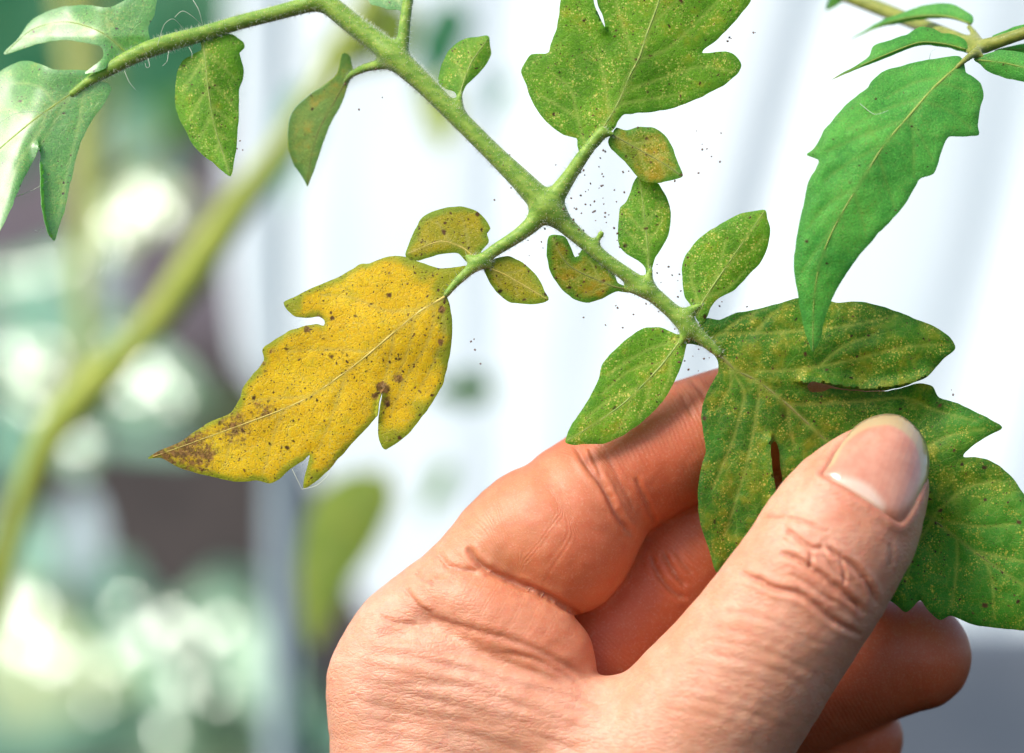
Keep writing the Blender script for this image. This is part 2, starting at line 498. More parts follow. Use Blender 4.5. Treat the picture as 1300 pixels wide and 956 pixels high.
M_fresh = leaf_mat('fresh_green_leaf', (.080, .37, .062), (.165, .50, .095), (.25, .38, .06), .05, (.32, .52, .16), .5, .05, vein=(.25, .42, .09), vein_amt=.5, edge=(.03, .22, .05), edge_amt=.3, trans=.46, net=.2)

def stem_mat(name, a, b, fleck):
    N = NT(name); pc = N.attr('pc', True)
    st = N.n('ShaderNodeMapping', {'Vector': pc, 'Rotation': (0, 0, math.radians(-40)), 'Scale': (4, 9, 6)})
    n1 = N.noise(st.outputs[0], 1.6, 4, .6); n2 = N.noise(pc, 30, 3)
    c = N.mix(N.ramp(n1, .35, .65), a, b)
    v = N.voro(pc, 30); sep = N.n('ShaderNodeSeparateColor'); N.set(sep, 0, v.outputs['Color'])
    c = N.mix(N.math('MULTIPLY', N.math('GREATER_THAN', sep.outputs[0], .72), N.ramp(v.outputs['Distance'], .4, .15)), c, fleck)
    nr = N.bump(N.math('ADD', n1, N.math('MULTIPLY', n2, .4)), .28, 2.0 * S)
    pb = N.n('ShaderNodeBsdfPrincipled', {'Base Color': c, 'Roughness': .5, 'Specular IOR Level': .35, 'Normal': nr,
             'Subsurface Weight': .25, 'Subsurface Radius': (.6, 1.0, .2), 'Subsurface Scale': 8 * S, 'Sheen Weight': .3})
    N.t.links.new(pb.outputs[0], N.out.inputs[0]); return N.m
M_stem = stem_mat('stem_green', (.14, .29, .022), (.26, .40, .050), (.46, .46, .12))
M_stem2 = stem_mat('stem_olive', (.16, .20, .020), (.26, .28, .040), (.34, .33, .08))
M_rib = stem_mat('rib_pale', (.20, .34, .05), (.34, .42, .09), (.48, .46, .14))
M_rib_dark = stem_mat('rib_olive', (.16, .19, .035), (.22, .23, .05), (.30, .26, .08))
M_rib_yellow = stem_mat('rib_straw', (.52, .42, .06), (.62, .50, .11), (.45, .32, .10))
M_rib_fresh = stem_mat('rib_lime', (.20, .30, .035), (.27, .36, .06), (.30, .36, .08))
M_hair = plain_mat('hair_white', (.75, .80, .68), rough=.4, trans=.4)

# ================================================================== SETTING (behind)
def box_px(name, x0, x1, y0, y1, d0, d1, mat, bev=10.0):
    k = 1 + d0 / DP
    bm = bmesh.new(); bmesh.ops.create_cube(bm, size=1)
    A = PW(x0, y0, d0); B = PW(x1, y1, d0)
    for v in bm.verts:
        p = np.array([A[0] if v.co.x < 0 else B[0], A[1] if v.co.z > 0 else B[1], d0 if v.co.y < 0 else d1])
        v.co = Vector(to_world(p))
    bmesh.ops.recalc_face_normals(bm, faces=bm.faces)
    bmesh.ops.bevel(bm, geom=bm.edges[:], offset=bev * S * k, segments=3, affect='EDGES')
    me = bpy.data.meshes.new(name); bm.to_mesh(me); bm.free()
    return link(name, me, mat, smooth=False)

M_film = plain_mat('film_white', (.66, .755, .79), (.69, .775, .805), .12, .55, .08)
M_wall = plain_mat('wall_mauve', (.15, .13, .155), (.19, .165, .19), .12, .9)
M_soil = plain_mat('soil_brown', (.055, .05, .05), (.10, .085, .08), .25, .95)
M_post = plain_mat('post_paint', (.38, .48, .53), (.44, .54, .59), .3, .5)
M_slate = plain_mat('slate_paint', (.10, .125, .16), (.13, .155, .19), .3, .7)

def film(d0=6900.0):
    # hanging sheet of white greenhouse film with slanted folds
    nx, ny = 150, 40
    left = np.array([[282, -300], [280, 100], [284, 330], [305, 470], [392, 560], [430, 700], [520, 860], [560, 1300]], float)
    V = []
    for j in range(ny + 1):
        y = -300 + 1600 * j / ny
        xl = np.interp(y, left[:, 1], left[:, 0])
        for i in range(nx + 1):
            x = xl + (1750 - xl) * (i / nx)
            w = x + (y - 200) * .30 * np.clip((x - 620) / 200, 0, 1)
            f = 0.0
            for (c, s, a) in ((350, 30, 60), (640, 26, 95), (1000, 30, 150), (1068, 18, 60), (1310, 60, 130), (1450, 50, 120), (815, 40, 40), (480, 60, 30)):
                f += .5 * a * math.exp(-((w - c) / s) ** 2)
            f += 7 * noise2(w, y * .15, 45, 40)
            k = 1 + d0 / DP
            V.append(((x - CX) * k, (y - CY) * k, d0 + f + .80 * (478 - y)))
    F = [(j*(nx+1)+i, j*(nx+1)+i+1, (j+1)*(nx+1)+i+1, (j+1)*(nx+1)+i) for j in range(ny) for i in range(nx)]
    me = mesh_from('greenhouse_film', to_world(np.array(V)), F)
    o = link('greenhouse_film', me, M_film)
    md = o.modifiers.new('thickness', 'SOLIDIFY'); md.thickness = 4 * S; md.offset = 1
    tag(o, 'white plastic sheet with soft bluish folds hanging behind the leaves and hand', 'plastic sheet')
film()
o = box_px('wall', -700, 900, -500, 560, 15000, 15400, M_wall); o['kind'] = 'structure'
o = box_px('soil_bank', -700, 900, 440, 1700, 14000, 14900, M_soil); o['kind'] = 'structure'
tag(box_px('post', 337, 366, -300, 1400, 5200, 5330, M_post), 'pale blue grey post standing out of focus behind the plant', 'post')
tag(box_px('post', 340, 402, 560, 1400, 8200, 8500, M_slate), 'wide dark blue grey post low behind the yellow leaflet', 'post')
tag(box_px('planter_box', 1010, 1700, 806, 1400, 6100, 6400, M_slate), 'dark slate blue planter edge in the lower right corner behind the hand', 'planter')

# blurred plants
def oval(cx, cy, a, b, rot, pts=14, tip=.25):
    r = math.radians(rot); out = []
    for i in range(pts):
        t = 2 * math.pi * i / pts
        x = a * math.cos(t) * (1 + tip * (math.cos(t) > .9)); y = b * math.sin(t) * (1 - .25 * math.cos(t)) * (1 + .12 * math.sin(5 * t + cx))
        out.append((cx + x * math.cos(r) - y * math.sin(r), cy + x * math.sin(r) + y * math.cos(r)))
    mid = [(cx - .95 * a * math.cos(r), cy - .95 * a * math.sin(r)), (cx, cy), (cx + .95 * a * math.cos(r), cy + .95 * a * math.sin(r))]
    return out, mid

def far_leaf(root, cx, cy, a, b, rot, d, mat, rib=M_rib_fresh, tilt=120, label=None):
    o, m = oval(cx, cy, a, b, rot)
    k = 1 + d / DP
    return leaflet(root, '', o, m, mat, rib, db=d, dt=d - tilt, cup=.6 * k * (a / 40), lats=[], step=max(7, a / 9), quilt=4, rib=3, wav=a * .25, seed=int(cx + cy) % 50, thick=3, label=label)

def far_stem(root, pts, mat, name='stem'):
    P = catmull(np.array([(x, y, d, r) for x, y, d, r in pts], float), 14)
    R = P[:, 3] * (1 + P[:, 2] / DP) * S
    me = tube_mesh(name, local(root, to_world(PW(P[:, 0], P[:, 1], P[:, 2]))), R, 12)
    attr(me, 'pc', np.concatenate([np.repeat(P[:, :3] / 100, 12, 0)]))
    return link(name, me, mat, root)

M_blur_yel = leaf_mat('blurred_lime_leaf', (.22, .33, .05), (.32, .41, .07), (.44, .42, .08), .4, vein=(.36, .42, .12), trans=.45)
M_blur_green = leaf_mat('blurred_green_leaf', (.09, .30, .06), (.16, .36, .08), vein=(.36, .42, .12))
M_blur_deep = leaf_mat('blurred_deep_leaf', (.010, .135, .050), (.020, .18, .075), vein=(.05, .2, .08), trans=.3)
M_sunpaint_mint = leaf_mat('sun_painted_mint_leaf', (.34, .60, .42), (.50, .72, .56), vein=(.6, .8, .6), trans=.3, trans_gain=1.2)  # sunlight put into the colour: paler than the leaf itself
M_sunpaint_white = leaf_mat('sun_painted_pale_leaf', (.50, .66, .36), (.62, .76, .50), vein=(.7, .8, .6), trans=.3, trans_gain=1.2)  # whitish green painted in place of strong direct sun
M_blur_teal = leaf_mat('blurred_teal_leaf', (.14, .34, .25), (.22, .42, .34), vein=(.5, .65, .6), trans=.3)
M_blur_stem = stem_mat('blurred_stem', (.24, .31, .02), (.34, .40, .035), (.40, .41, .07))
M_blur_stem2 = stem_mat('blurred_stem_dark', (.22, .27, .04), (.30, .34, .06), (.36, .38, .10))

pl = empty('tomato_plant', W(60, 700, 1500), 'out-of-focus tomato plant with a thick diagonal yellow-green stem', 'plant')
far_stem(pl, [(505, -60, 2900, 15), (430, 75, 2750, 16), (395, 130, 2700, 16), (352, 195, 2650, 17), (300, 265, 2600, 22), (252, 335, 2580, 25), (205, 400, 2560, 22), (165, 445, 2540, 18), (112, 498, 2520, 26), (62, 560, 2500, 20), (28, 640, 2500, 16), (-20, 800, 2500, 18)], M_blur_stem)
far_stem(pl, [(84, -60, 5300, 18), (96, 60, 5200, 18), (104, 190, 5000, 19), (108, 290, 4800, 17), (106, 400, 4500, 12), (110, 498, 4230, 13)], M_blur_stem2)
far_stem(pl, [(104, 250, 5000, 10), (160, 215, 5200, 9), (215, 170, 5400, 8)], M_blur_stem2, 'petiole')
leaflet(pl, '', [(392, 650), (408, 622), (440, 600), (476, 598), (498, 612), (500, 642), (478, 690), (448, 735), (420, 785), (398, 822), (384, 790), (378, 735), (382, 690)], [(494, 604), (450, 670), (410, 750), (398, 815)], M_blur_yel, M_rib_fresh, db=3000, dt=2850, cup=2, step=9, rib=2, nlat=3, thick=2, seed=41)
far_stem(pl, [(492, 590, 4200, 4), (470, 620, 4200, 4)], M_blur_stem2, 'petiole')
far_leaf(pl, 556, 140, 42, 24, 80, 3400, M_blur_yel)
far_leaf(pl, 470, 45, 62, 42, 150, 4100, M_blur_yel)
far_leaf(pl, 560, 55, 58, 30, 110, 4400, M_blur_deep)
far_leaf(pl, 592, 494, 36, 22, 175, 4100, M_blur_green)
far_leaf(pl, 556, 618, 34, 13, 118, 4100, M_blur_green)
far_leaf(pl, 635, 120, 28, 14, 130, 5100, M_blur_teal)
far_leaf(pl, 375, 175, 70, 22, 100, 5100, M_blur_teal)

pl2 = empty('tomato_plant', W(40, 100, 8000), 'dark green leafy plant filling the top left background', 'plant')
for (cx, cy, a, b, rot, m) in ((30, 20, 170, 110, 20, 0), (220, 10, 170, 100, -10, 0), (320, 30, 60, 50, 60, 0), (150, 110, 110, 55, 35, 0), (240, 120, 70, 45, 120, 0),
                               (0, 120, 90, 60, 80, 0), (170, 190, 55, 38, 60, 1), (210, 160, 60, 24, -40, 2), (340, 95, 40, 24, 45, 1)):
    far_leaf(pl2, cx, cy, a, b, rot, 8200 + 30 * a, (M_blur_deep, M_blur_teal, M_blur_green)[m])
far_stem(pl2, [(110, -150, 8800, 9), (140, 200, 8800, 9), (120, 420, 8800, 8)], M_blur_stem2)

pl3 = empty('tomato_plant', W(100, 900, 8000), 'foliage coloured pale to read as sunlit in round blurred spots at the lower left', 'plant')
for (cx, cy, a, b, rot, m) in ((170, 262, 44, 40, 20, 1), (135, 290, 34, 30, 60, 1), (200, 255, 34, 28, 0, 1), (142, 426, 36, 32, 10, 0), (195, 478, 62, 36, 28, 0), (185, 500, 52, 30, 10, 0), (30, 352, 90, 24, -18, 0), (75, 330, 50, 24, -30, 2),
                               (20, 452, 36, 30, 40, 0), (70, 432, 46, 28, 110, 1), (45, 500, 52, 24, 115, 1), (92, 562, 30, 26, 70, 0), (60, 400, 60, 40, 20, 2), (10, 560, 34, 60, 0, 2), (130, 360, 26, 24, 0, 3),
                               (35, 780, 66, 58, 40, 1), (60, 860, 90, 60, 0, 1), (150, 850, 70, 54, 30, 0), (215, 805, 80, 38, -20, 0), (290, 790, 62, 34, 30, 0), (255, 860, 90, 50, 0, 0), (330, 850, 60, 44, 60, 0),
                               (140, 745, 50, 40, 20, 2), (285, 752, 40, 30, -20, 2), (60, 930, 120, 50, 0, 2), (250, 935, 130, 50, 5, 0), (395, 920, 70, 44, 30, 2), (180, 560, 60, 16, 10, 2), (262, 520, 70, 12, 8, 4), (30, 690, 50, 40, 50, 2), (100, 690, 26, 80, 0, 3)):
    far_leaf(pl3, cx, cy, a, b, rot, 7800 + 22 * ((cx * 7 + cy * 3) % 60), (M_sunpaint_mint, M_sunpaint_white, M_blur_teal, M_post, M_blur_green)[m], tilt=200)
M_glint = leaf_mat('added_glint_leaf', (.30, .52, .34), (.42, .62, .42), vein=(.5, .7, .5), trans=.2, coat=1.0, coat_rough=.07)
def glint(root, cx, cy, a, d):
    # added glossy leaflet, tilted to reflect the sun into the lens
    h = (sun_to + (cam.location - W(cx, cy, d)).normalized()).normalized()
    sx, sy = -(h.x / h.y), h.z / h.y
    o, m = oval(cx, cy, a, a * .72, random.uniform(0, 180), 10)
    k = 1 + d / DP
    return leaflet(root, '', o, m, M_glint, M_rib_fresh, lats=[], step=max(4, a / 3), quilt=0, rib=0, seed=int(cx) % 50, thick=2,
                   dfun=lambda Q: d + k * (sx * (Q[:, 0] - cx) + sy * (Q[:, 1] - cy)))
for (cx, cy, a) in ((146, 288, 13), (182, 250, 13), (205, 270, 11), (136, 310, 8), (165, 272, 12), (145, 438, 12), (186, 474, 12), (206, 490, 11), (168, 498, 10), (220, 505, 8), (96, 562, 10), (16, 452, 10), (14, 352, 10), (48, 346, 10), (82, 336, 9), (62, 440, 11), (48, 478, 12), (34, 515, 11),
                    (10, 760, 13), (44, 776, 14), (28, 820, 15), (70, 838, 13), (140, 838, 13), (186, 812, 13), (216, 792, 12), (246, 812, 12), (280, 796, 11), (306, 826, 12), (336, 850, 10), (122, 890, 9), (232, 868, 10), (276, 884, 8), (210, 930, 9), (160, 768, 8)):
    glint(pl3, cx, cy, a * random.uniform(.8, 1.3), 7300 + (cx * 13 + cy * 7) % 500)
far_stem(pl3, [(60, 1100, 8900, 9), (90, 700, 8900, 8), (120, 300, 8900, 7)], M_blur_stem2)
far_stem(pl3, [(300, 1100, 8900, 9), (270, 850, 8900, 8), (200, 790, 8900, 6)], M_blur_stem2)

# ================================================================== MAIN TOMATO LEAF
leaf_root = empty('tomato_leaf', W(693, 262, -5), 'mite-speckled compound tomato leaf with one yellow leaflet, its end pinched by the hand', 'leaf')

STEM = {
    'main': [(398, -4, 42, 11), (420, 8, 38, 13), (450, 32, 32, 13.5), (478, 53, 26, 14), (497, 68, 20, 16), (515, 85, 16, 14.5), (540, 108, 12, 13), (578, 146, 6, 12), (625, 193, 0, 12), (660, 227, -4, 14), (690, 258, -6, 17), (704, 270, -7, 15)],
    'left': [(404, 2, 42, 11), (375, 10, 40, 10), (345, 18, 38, 9.5), (302, 29, 34, 9.5), (260, 42, 28, 10), (222, 52, 24, 11), (188, 63, 20, 11), (160, 76, 18, 10), (135, 90, 16, 8.5), (112, 104, 14, 6.5), (92, 119, 13, 5)],
    'up': [(508, 72, 20, 8), (512, 50, 20, 8), (514, 28, 22, 7.5), (518, 0, 26, 7), (524, -50, 34, 7)],
    'epet': [(500, 80, 22, 8), (482, 82, 30, 6.5), (462, 87, 45, 5.5), (446, 95, 62, 4.5), (438, 104, 74, 3.5)],
    'fpet': [(581, 140, 6, 7), (583, 130, 8, 5), (584, 118, 10, 3)],
    'gbr': [(693, 262, -6, 15), (706, 248, -8, 12.5), (722, 225, -10, 9.5), (738, 201, -13, 8.5), (752, 182, -15, 7.5), (764, 166, -17, 5.5)],
    'hpet': [(766, 170, -16, 5), (778, 170, -17, 3)],
    'nbr': [(690, 265, -6, 15), (676, 284, -8, 11), (655, 301, -9, 9), (628, 318, -10, 8), (602, 338, -11, 7), (580, 358, -12, 5.5), (566, 374, -13, 4)],
    'opet': [(606, 334, -11, 7), (594, 326, -11, 4)],
    'ppet': [(612, 332, -11, 6), (622, 338, -11, 3.5)],
    'mbr': [(696, 264, -6, 15), (712, 280, -6, 12.5), (735, 301, -6, 10), (768, 329, -6, 9), (800, 352, -6, 9.5), (822, 368, -6, 10.5), (848, 390, -6, 10), (872, 412, -6, 11), (892, 430, -6, 8.5), (912, 448, -6, 6)],
    'ipet': [(822, 366, -6, 8), (824, 352, -8, 5), (826, 342, -10, 3)],
    'kpet': [(818, 368, -6, 8), (802, 368, -4, 4.5), (790, 366, -3, 3)],
    'jpet': [(866, 404, -6, 9), (878, 394, -8, 6.5), (888, 388, -10, 4)],
    'lpet': [(874, 416, -6, 9), (868, 428, -8, 5.5), (864, 436, -10, 3)],
    'bud': [(752, 314, -6, 5), (759, 304, -8, 3), (763, 297, -9, 4.5)],
}
stem_ch = {k: (chain(v, 8), 1.0) for k, v in STEM.items()}
def stem_comb(f):
    out = None
    for k in f: out = f[k] if out is None else smin(out, f[k], 9)
    return out
def build_stem(name, ch, parent, mat, h=2.6):
    V3, lo, hh = grid_eval(ch, h, stem_comb, 24)
    v, f = surface_nets(V3, lo, hh)
    d = -6 * 0
    me = np_mesh(name, local(parent, to_world(v)), f)
    attr(me, 'pc', v / 100)
    o = link(name, me, mat, parent)
    md = o.modifiers.new('smooth', 'SMOOTH'); md.factor = .5; md.iterations = 3
    return o, v
stem_o, stem_v = build_stem('stem', stem_ch, leaf_root, M_stem)

# --- leaflets of the main leaf (outlines in the leaf plane)
OA = [(6, 69), (22, 50), (41, 25), (69, 11), (103, 6), (138, 9), (165, -4), (185, -30), (199, -20), (199, 0), (196, 19), (188, 35), (190, 52), (172, 62), (150, 72), (132, 88), (108, 94), (116, 86), (125, 78), (131, 70), (128, 60), (110, 54), (80, 51), (47, 56)]
leaflet(leaf_root, 'A', OA, [(165, 72), (130, 42), (85, 28), (40, 38), (8, 67)], M_pale, M_rib_fresh, dfun=lambda Q: 18 + .12 * (np.abs(Q[:, 1] - 45)) + (-.42 * (Q[:, 0] - 122) - .51 * (Q[:, 1] - 45)) / (1 + np.exp(-(118 - Q[:, 0] + .4 * (Q[:, 1] - 30)) / 8)), rib=2, seed=1, nlat=3, name='leaflet')
OB = [(130, 92), (113, 100), (135, 105), (141, 113), (132, 132), (116, 154), (100, 188), (91, 226), (82, 267), (72, 298), (68, 306), (60, 292), (53, 260), (52, 220), (50, 188), (44, 201), (28, 232), (16, 260), (0, 292), (-30, 330), (-80, 330), (-90, 250), (-60, 160), (-20, 110), (0, 91), (19, 80), (41, 78), (69, 88), (94, 89), (112, 90)]
leaflet(leaf_root, 'B', OB, [(120, 100), (94, 117), (47, 150), (0, 189), (-70, 250)], M_pale, M_rib_fresh, dfun=lambda Q: 13 + (-.42 * (Q[:, 0] - 44) - .51 * (Q[:, 1] - 150)) / (1 + np.exp(-(40 - Q[:, 0] - .05 * (Q[:, 1] - 150)) / 9)) - .1 * np.clip(Q[:, 1] - 110, 0, 300), rib=4, seed=2,
        lats=[[(94, 117), (75, 145), (60, 172), (50, 186)], [(108, 107), (100, 160), (85, 220), (72, 290)], [(70, 133), (50, 110), (20, 105)], [(40, 155), (15, 140), (-10, 140)], [(60, 142), (45, 175), (20, 215), (5, 260)]],
        bumps=[([(50, 188), (52, 220), (53, 260), (62, 296)], 9, 7, 1)])
OC = [(254, 52), (263, 49), (279, 44), (295, 44), (309, 54), (310, 61), (304, 67), (309, 86), (309, 100), (304, 113), (303, 151), (300, 188), (296, 214), (293, 224), (285, 220), (270, 207), (248, 188), (234, 163), (224, 141), (222, 119), (224, 94), (232, 78), (248, 67), (256, 62)]
leaflet(leaf_root, 'C', OC, [(257, 52), (260, 70), (264, 112), (273, 163), (292, 220)], M_green, M_rib, db=26, dt=0, cup=2.5, rib=1.6, seed=3, nlat=4)
OD = [(514, 16), (505, 12), (492, 12), (480, 8), (470, 4), (464, -20), (490, -50), (514, -20), (517, 5)]
leaflet(leaf_root, 'D', OD, [(514, 10), (500, -5), (488, -40)], M_pale, M_rib, db=24, dt=40, rib=1.2, seed=4, nlat=2)
OE = [(435, 67), (444, 71), (447, 83), (449, 92), (444, 104), (435, 129), (422, 154), (410, 182), (402, 207), (394, 229), (390, 237), (385, 226), (372, 207), (366, 185), (366, 157), (374, 138), (391, 122), (413, 107), (428, 94), (432, 78)]
leaflet(leaf_root, 'E', OE, [(442, 98), (425, 128), (405, 165), (395, 200), (390, 235)], M_soft, M_rib_dark, db=74, dt=84, cup=.2, rib=1.4, seed=5, nlat=4, quilt=1.5)
OF = [(581, 138), (579, 119), (566, 113), (557, 104), (560, 85), (570, 64), (588, 50), (607, 47), (620, 46), (622, 58), (624, 69), (617, 82), (604, 97), (592, 109), (587, 122), (589, 136)]
leaflet(leaf_root, 'F', OF, [(584, 130), (586, 112), (598, 80), (619, 50)], M_green, M_rib, db=8, dt=26, cup=2.5, rib=1.5, seed=6, nlat=3)
OG = [(738, 196), (733, 185), (732, 176), (715, 171), (693, 154), (677, 132), (668, 107), (662, 91), (668, 77), (674, 69), (693, 68), (697, 66), (699, 56), (707, 35), (712, 0), (716, -40), (732, -70), (748, -45), (751, -15), (754, 4), (761, 21), (768, 34.5), (765, 20), (758, 3), (755, -20), (765, -80), (800, -130), (870, -170), (930, -130), (955, -60), (953, 0), (948, 9), (931, 30), (909, 52), (893, 63), (891, 67), (903, 67), (922, 65), (934, 71), (941, 83), (936, 94), (919, 108), (893, 122), (862, 135), (831, 142), (806, 144), (792, 146), (784, 154), (781, 161), (768, 176), (752, 194)]
leaflet(leaf_root, 'G', OG, [(744, 194), (765, 163), (784, 132), (799, 97), (812, 72), (821, 44), (837, 0), (870, -120)], M_green, M_rib, db=-14, dt=-30, cup=.9, rib=4, seed=7, step=2.6,
        lats=[[(743, 188), (733, 147), (724, 113), (702, 94)], [(773, 141), (765, 88), (755, 63)], [(804, 77), (799, 56), (784, 10), (775, -40)], [(815, 75), (850, 60), (900, 13), (930, -20)], [(803, 113), (846, 97), (890, 85), (931, 91)], [(790, 132), (830, 125), (870, 118)], [(735, 150), (705, 132), (680, 118)], [(828, 30), (860, 0), (900, -50)]],
        bumps=[([(768, 34), (760, 20), (754, 2), (751, -20)], 7, 9, -1)])
OH = [(778, 168), (782, 162), (796, 165), (812, 161), (831, 163), (846, 174), (854, 188), (861, 207), (867, 223), (856, 228), (837, 232), (818, 231), (806, 221), (793, 205), (777, 190), (772, 179)]
leaflet(leaf_root, 'H', OH, [(777, 171), (806, 187), (843, 208), (865, 223)], M_tan, M_rib_dark, db=-17, dt=-26, cup=1.5, rib=1.8, seed=8, nlat=3)
OI = [(821, 356), (819, 340), (810, 331), (795, 323), (786, 311), (784, 289), (786, 275), (788, 263), (795, 256), (801, 241), (806, 228), (812, 222), (822, 224), (834, 232), (840, 240), (848, 256), (852, 278), (848, 300), (841, 314), (832, 327), (828, 340), (826, 356)]
leaflet(leaf_root, 'I', OI, [(824, 354), (823, 330), (820, 290), (812, 226)], M_green, M_rib, db=-9, dt=8, cup=1.0, rib=2, seed=9, nlat=4)
OJ = [(882, 400), (876, 387), (869, 376), (866, 354), (866, 336), (872, 322), (887, 303), (913, 285), (938, 272), (958, 268), (971, 267), (974, 278), (978, 290), (975, 311), (966, 332), (949, 351), (931, 369), (913, 378), (902, 391), (898, 402), (890, 412)]
leaflet(leaf_root, 'J', OJ, [(884, 400), (894, 380), (916, 347), (945, 305), (970, 269)], M_green, M_rib, db=-9, dt=-22, cup=1.2, rib=2.6, seed=10, step=2.6,
        lats=[[(890, 388), (878, 360), (880, 330)], [(905, 364), (915, 330), (922, 305)], [(896, 378), (925, 366), (945, 345)], [(925, 335), (955, 318), (970, 300)], [(884, 395), (883, 370), (875, 350)]])
OK_ = [(808, 371), (806, 365), (795, 364), (784, 358), (779, 347), (768, 332), (751, 322), (739, 317), (735, 325), (730, 326), (726, 318), (720, 303), (711, 298), (697, 300), (694, 318), (697, 340), (706, 358), (722, 375), (741, 384), (762, 380), (781, 371), (799, 371)]
leaflet(leaf_root, 'K', OK_, [(804, 368), (780, 364), (750, 352), (720, 335), (702, 304)], M_tan, M_rib_dark, db=-5, dt=-14, cup=1.5, rib=1.8, seed=11, nlat=4)
OL = [(868, 424), (859, 424), (850, 420), (836, 415), (817, 417), (799, 428), (777, 448), (764, 464), (759, 483), (744, 512), (726, 538), (720, 553), (718, 562), (730, 565), (741, 564), (766, 563), (788, 554), (817, 534), (843, 508), (859, 479), (867, 457), (872, 435)]
leaflet(leaf_root, 'L', OL, [(867, 428), (852, 448), (836, 468), (788, 515), (720, 560)], M_green, M_rib, db=-9, dt=-18, cup=.6, rib=2.6, seed=12, step=2.6,
        lats=[[(862, 432), (820, 445), (770, 476)], [(842, 460), (800, 470), (765, 500)], [(815, 490), (770, 510), (740, 535)], [(850, 450), (850, 480), (838, 505)], [(825, 480), (822, 505), (812, 530)], [(800, 503), (795, 530), (780, 552)]])
# terminal leaflet, held: a broad lobed blade
OM = [(870, 436), (880, 437), (892, 440), (903, 447), (911, 458), (912, 466), (911, 475), (899, 495), (890, 524), (893, 552), (896, 572), (890, 596), (886, 629), (889, 663), (900, 697), (910, 727), (925, 712), (950, 690), (975, 668), (990, 660), (986, 630), (981, 595), (978, 566), (983, 560), (988, 568), (992, 600), (996, 640), (1005, 680), (1050, 740), (1100, 770), (1128, 762), (1149, 777), (1160, 769), (1168, 762), (1178, 775), (1192, 787), (1207, 782), (1231, 792), (1260, 797), (1282, 799), (1300, 801), (1345, 800), (1385, 780), (1365, 730), (1345, 690), (1330, 660), (1300, 627), (1284, 605), (1260, 586), (1240, 580), (1223, 580), (1228, 572), (1240, 562), (1260, 550), (1272, 543), (1255, 531), (1221, 514), (1192, 504), (1183, 490), (1168, 487), (1150, 491), (1130, 496), (1101, 497.2), (1067, 494), (1054, 493), (1046, 497), (1030, 497), (1025, 489), (1032, 484), (1048, 488), (1067, 492.5), (1101, 496), (1130, 495), (1158, 487), (1178, 478), (1197, 456), (1213, 442), (1204, 427), (1187, 415), (1158, 403), (1120, 389), (1091, 383), (1062, 384), (1040, 378), (1019, 377), (1004, 381), (966, 391), (932, 398), (913, 406), (899, 404), (890, 408), (880, 420)]
MIDM = [(880, 424), (906, 444), (935, 470), (961, 483), (1000, 514), (1050, 560), (1120, 615), (1185, 660), (1250, 710), (1340, 770)]
latM = [[(895, 432), (915, 424), (955, 423), (1000, 421), (1080, 413), (1140, 400)], [(920, 421), (945, 402), (975, 392)], [(960, 422), (980, 398), (1005, 386)], [(961, 471), (1000, 470), (1040, 465), (1090, 455), (1150, 440), (1205, 438)], [(1040, 465), (1070, 440), (1110, 425)],
        [(1000, 514), (1050, 512), (1110, 508), (1150, 505), (1185, 520), (1240, 535)], [(1120, 612), (1160, 580), (1200, 555), (1250, 545)], [(1185, 655), (1225, 620), (1270, 610)], [(1180, 655), (1240, 668), (1290, 665)], [(1215, 682), (1215, 720), (1208, 770)], [(1250, 708), (1260, 740), (1262, 785)],
        [(925, 462), (928, 490), (910, 520)], [(922, 458), (932, 475), (945, 500), (930, 560), (905, 620)], [(965, 486), (960, 530), (945, 600), (920, 680)], [(1000, 514), (1003, 545), (1010, 570)], [(1185, 660), (1160, 700), (1150, 745)], [(1240, 700), (1295, 712), (1330, 715)]]
def depthM(Q):
    x, y = Q[:, 0], Q[:, 1]
    d = -6 + 0 * x
    # sags away from the pinch on both sides
    d = d + 10 * np.clip((x - 1180) / 150, 0, 2) ** 1.5 * -1.2
    d = d - 14 * np.clip((930 - x) / 50, 0, 1) * np.clip((y - 520) / 150, 0, 1)
    d = d + 6 * noise2(x, y, 75, 21) - 10 * np.exp(-((x - 1110) / 110) ** 2 - ((y - 440) / 45) ** 2)
    # dented where the thumb presses, with faint tension folds running out of the grip
    r_ = np.hypot(x - 1110, y - 600); th = np.arctan2(y - 600, x - 1110)
    d = d + 11 * np.exp(-(r_ / 85) ** 2) + 2.6 * np.sin(7 * th + 1.2) * np.exp(-((r_ - 120) / 60) ** 2)
    return d
leaflet(leaf_root, 'M', OM, MIDM, M_dark, M_rib_dark, dfun=depthM, rib=3.6, seed=13, step=2.8, quilt=3.6, lats=latM, greens=[(1270, 720, 110, 1.0), (1190, 740, 70, .8), (1230, 540, 45, .8), (900, 560, 30, .7), (1150, 410, 50, .5)],
        bumps=[([(1024, 486), (1048, 487), (1101, 496), (1158, 487), (1178, 478)], 13, 10, -1), ([(980, 562), (981, 595), (986, 630), (990, 660)], 12, 10, 1)], label='broad dark green lobed leaflet under the thumb')
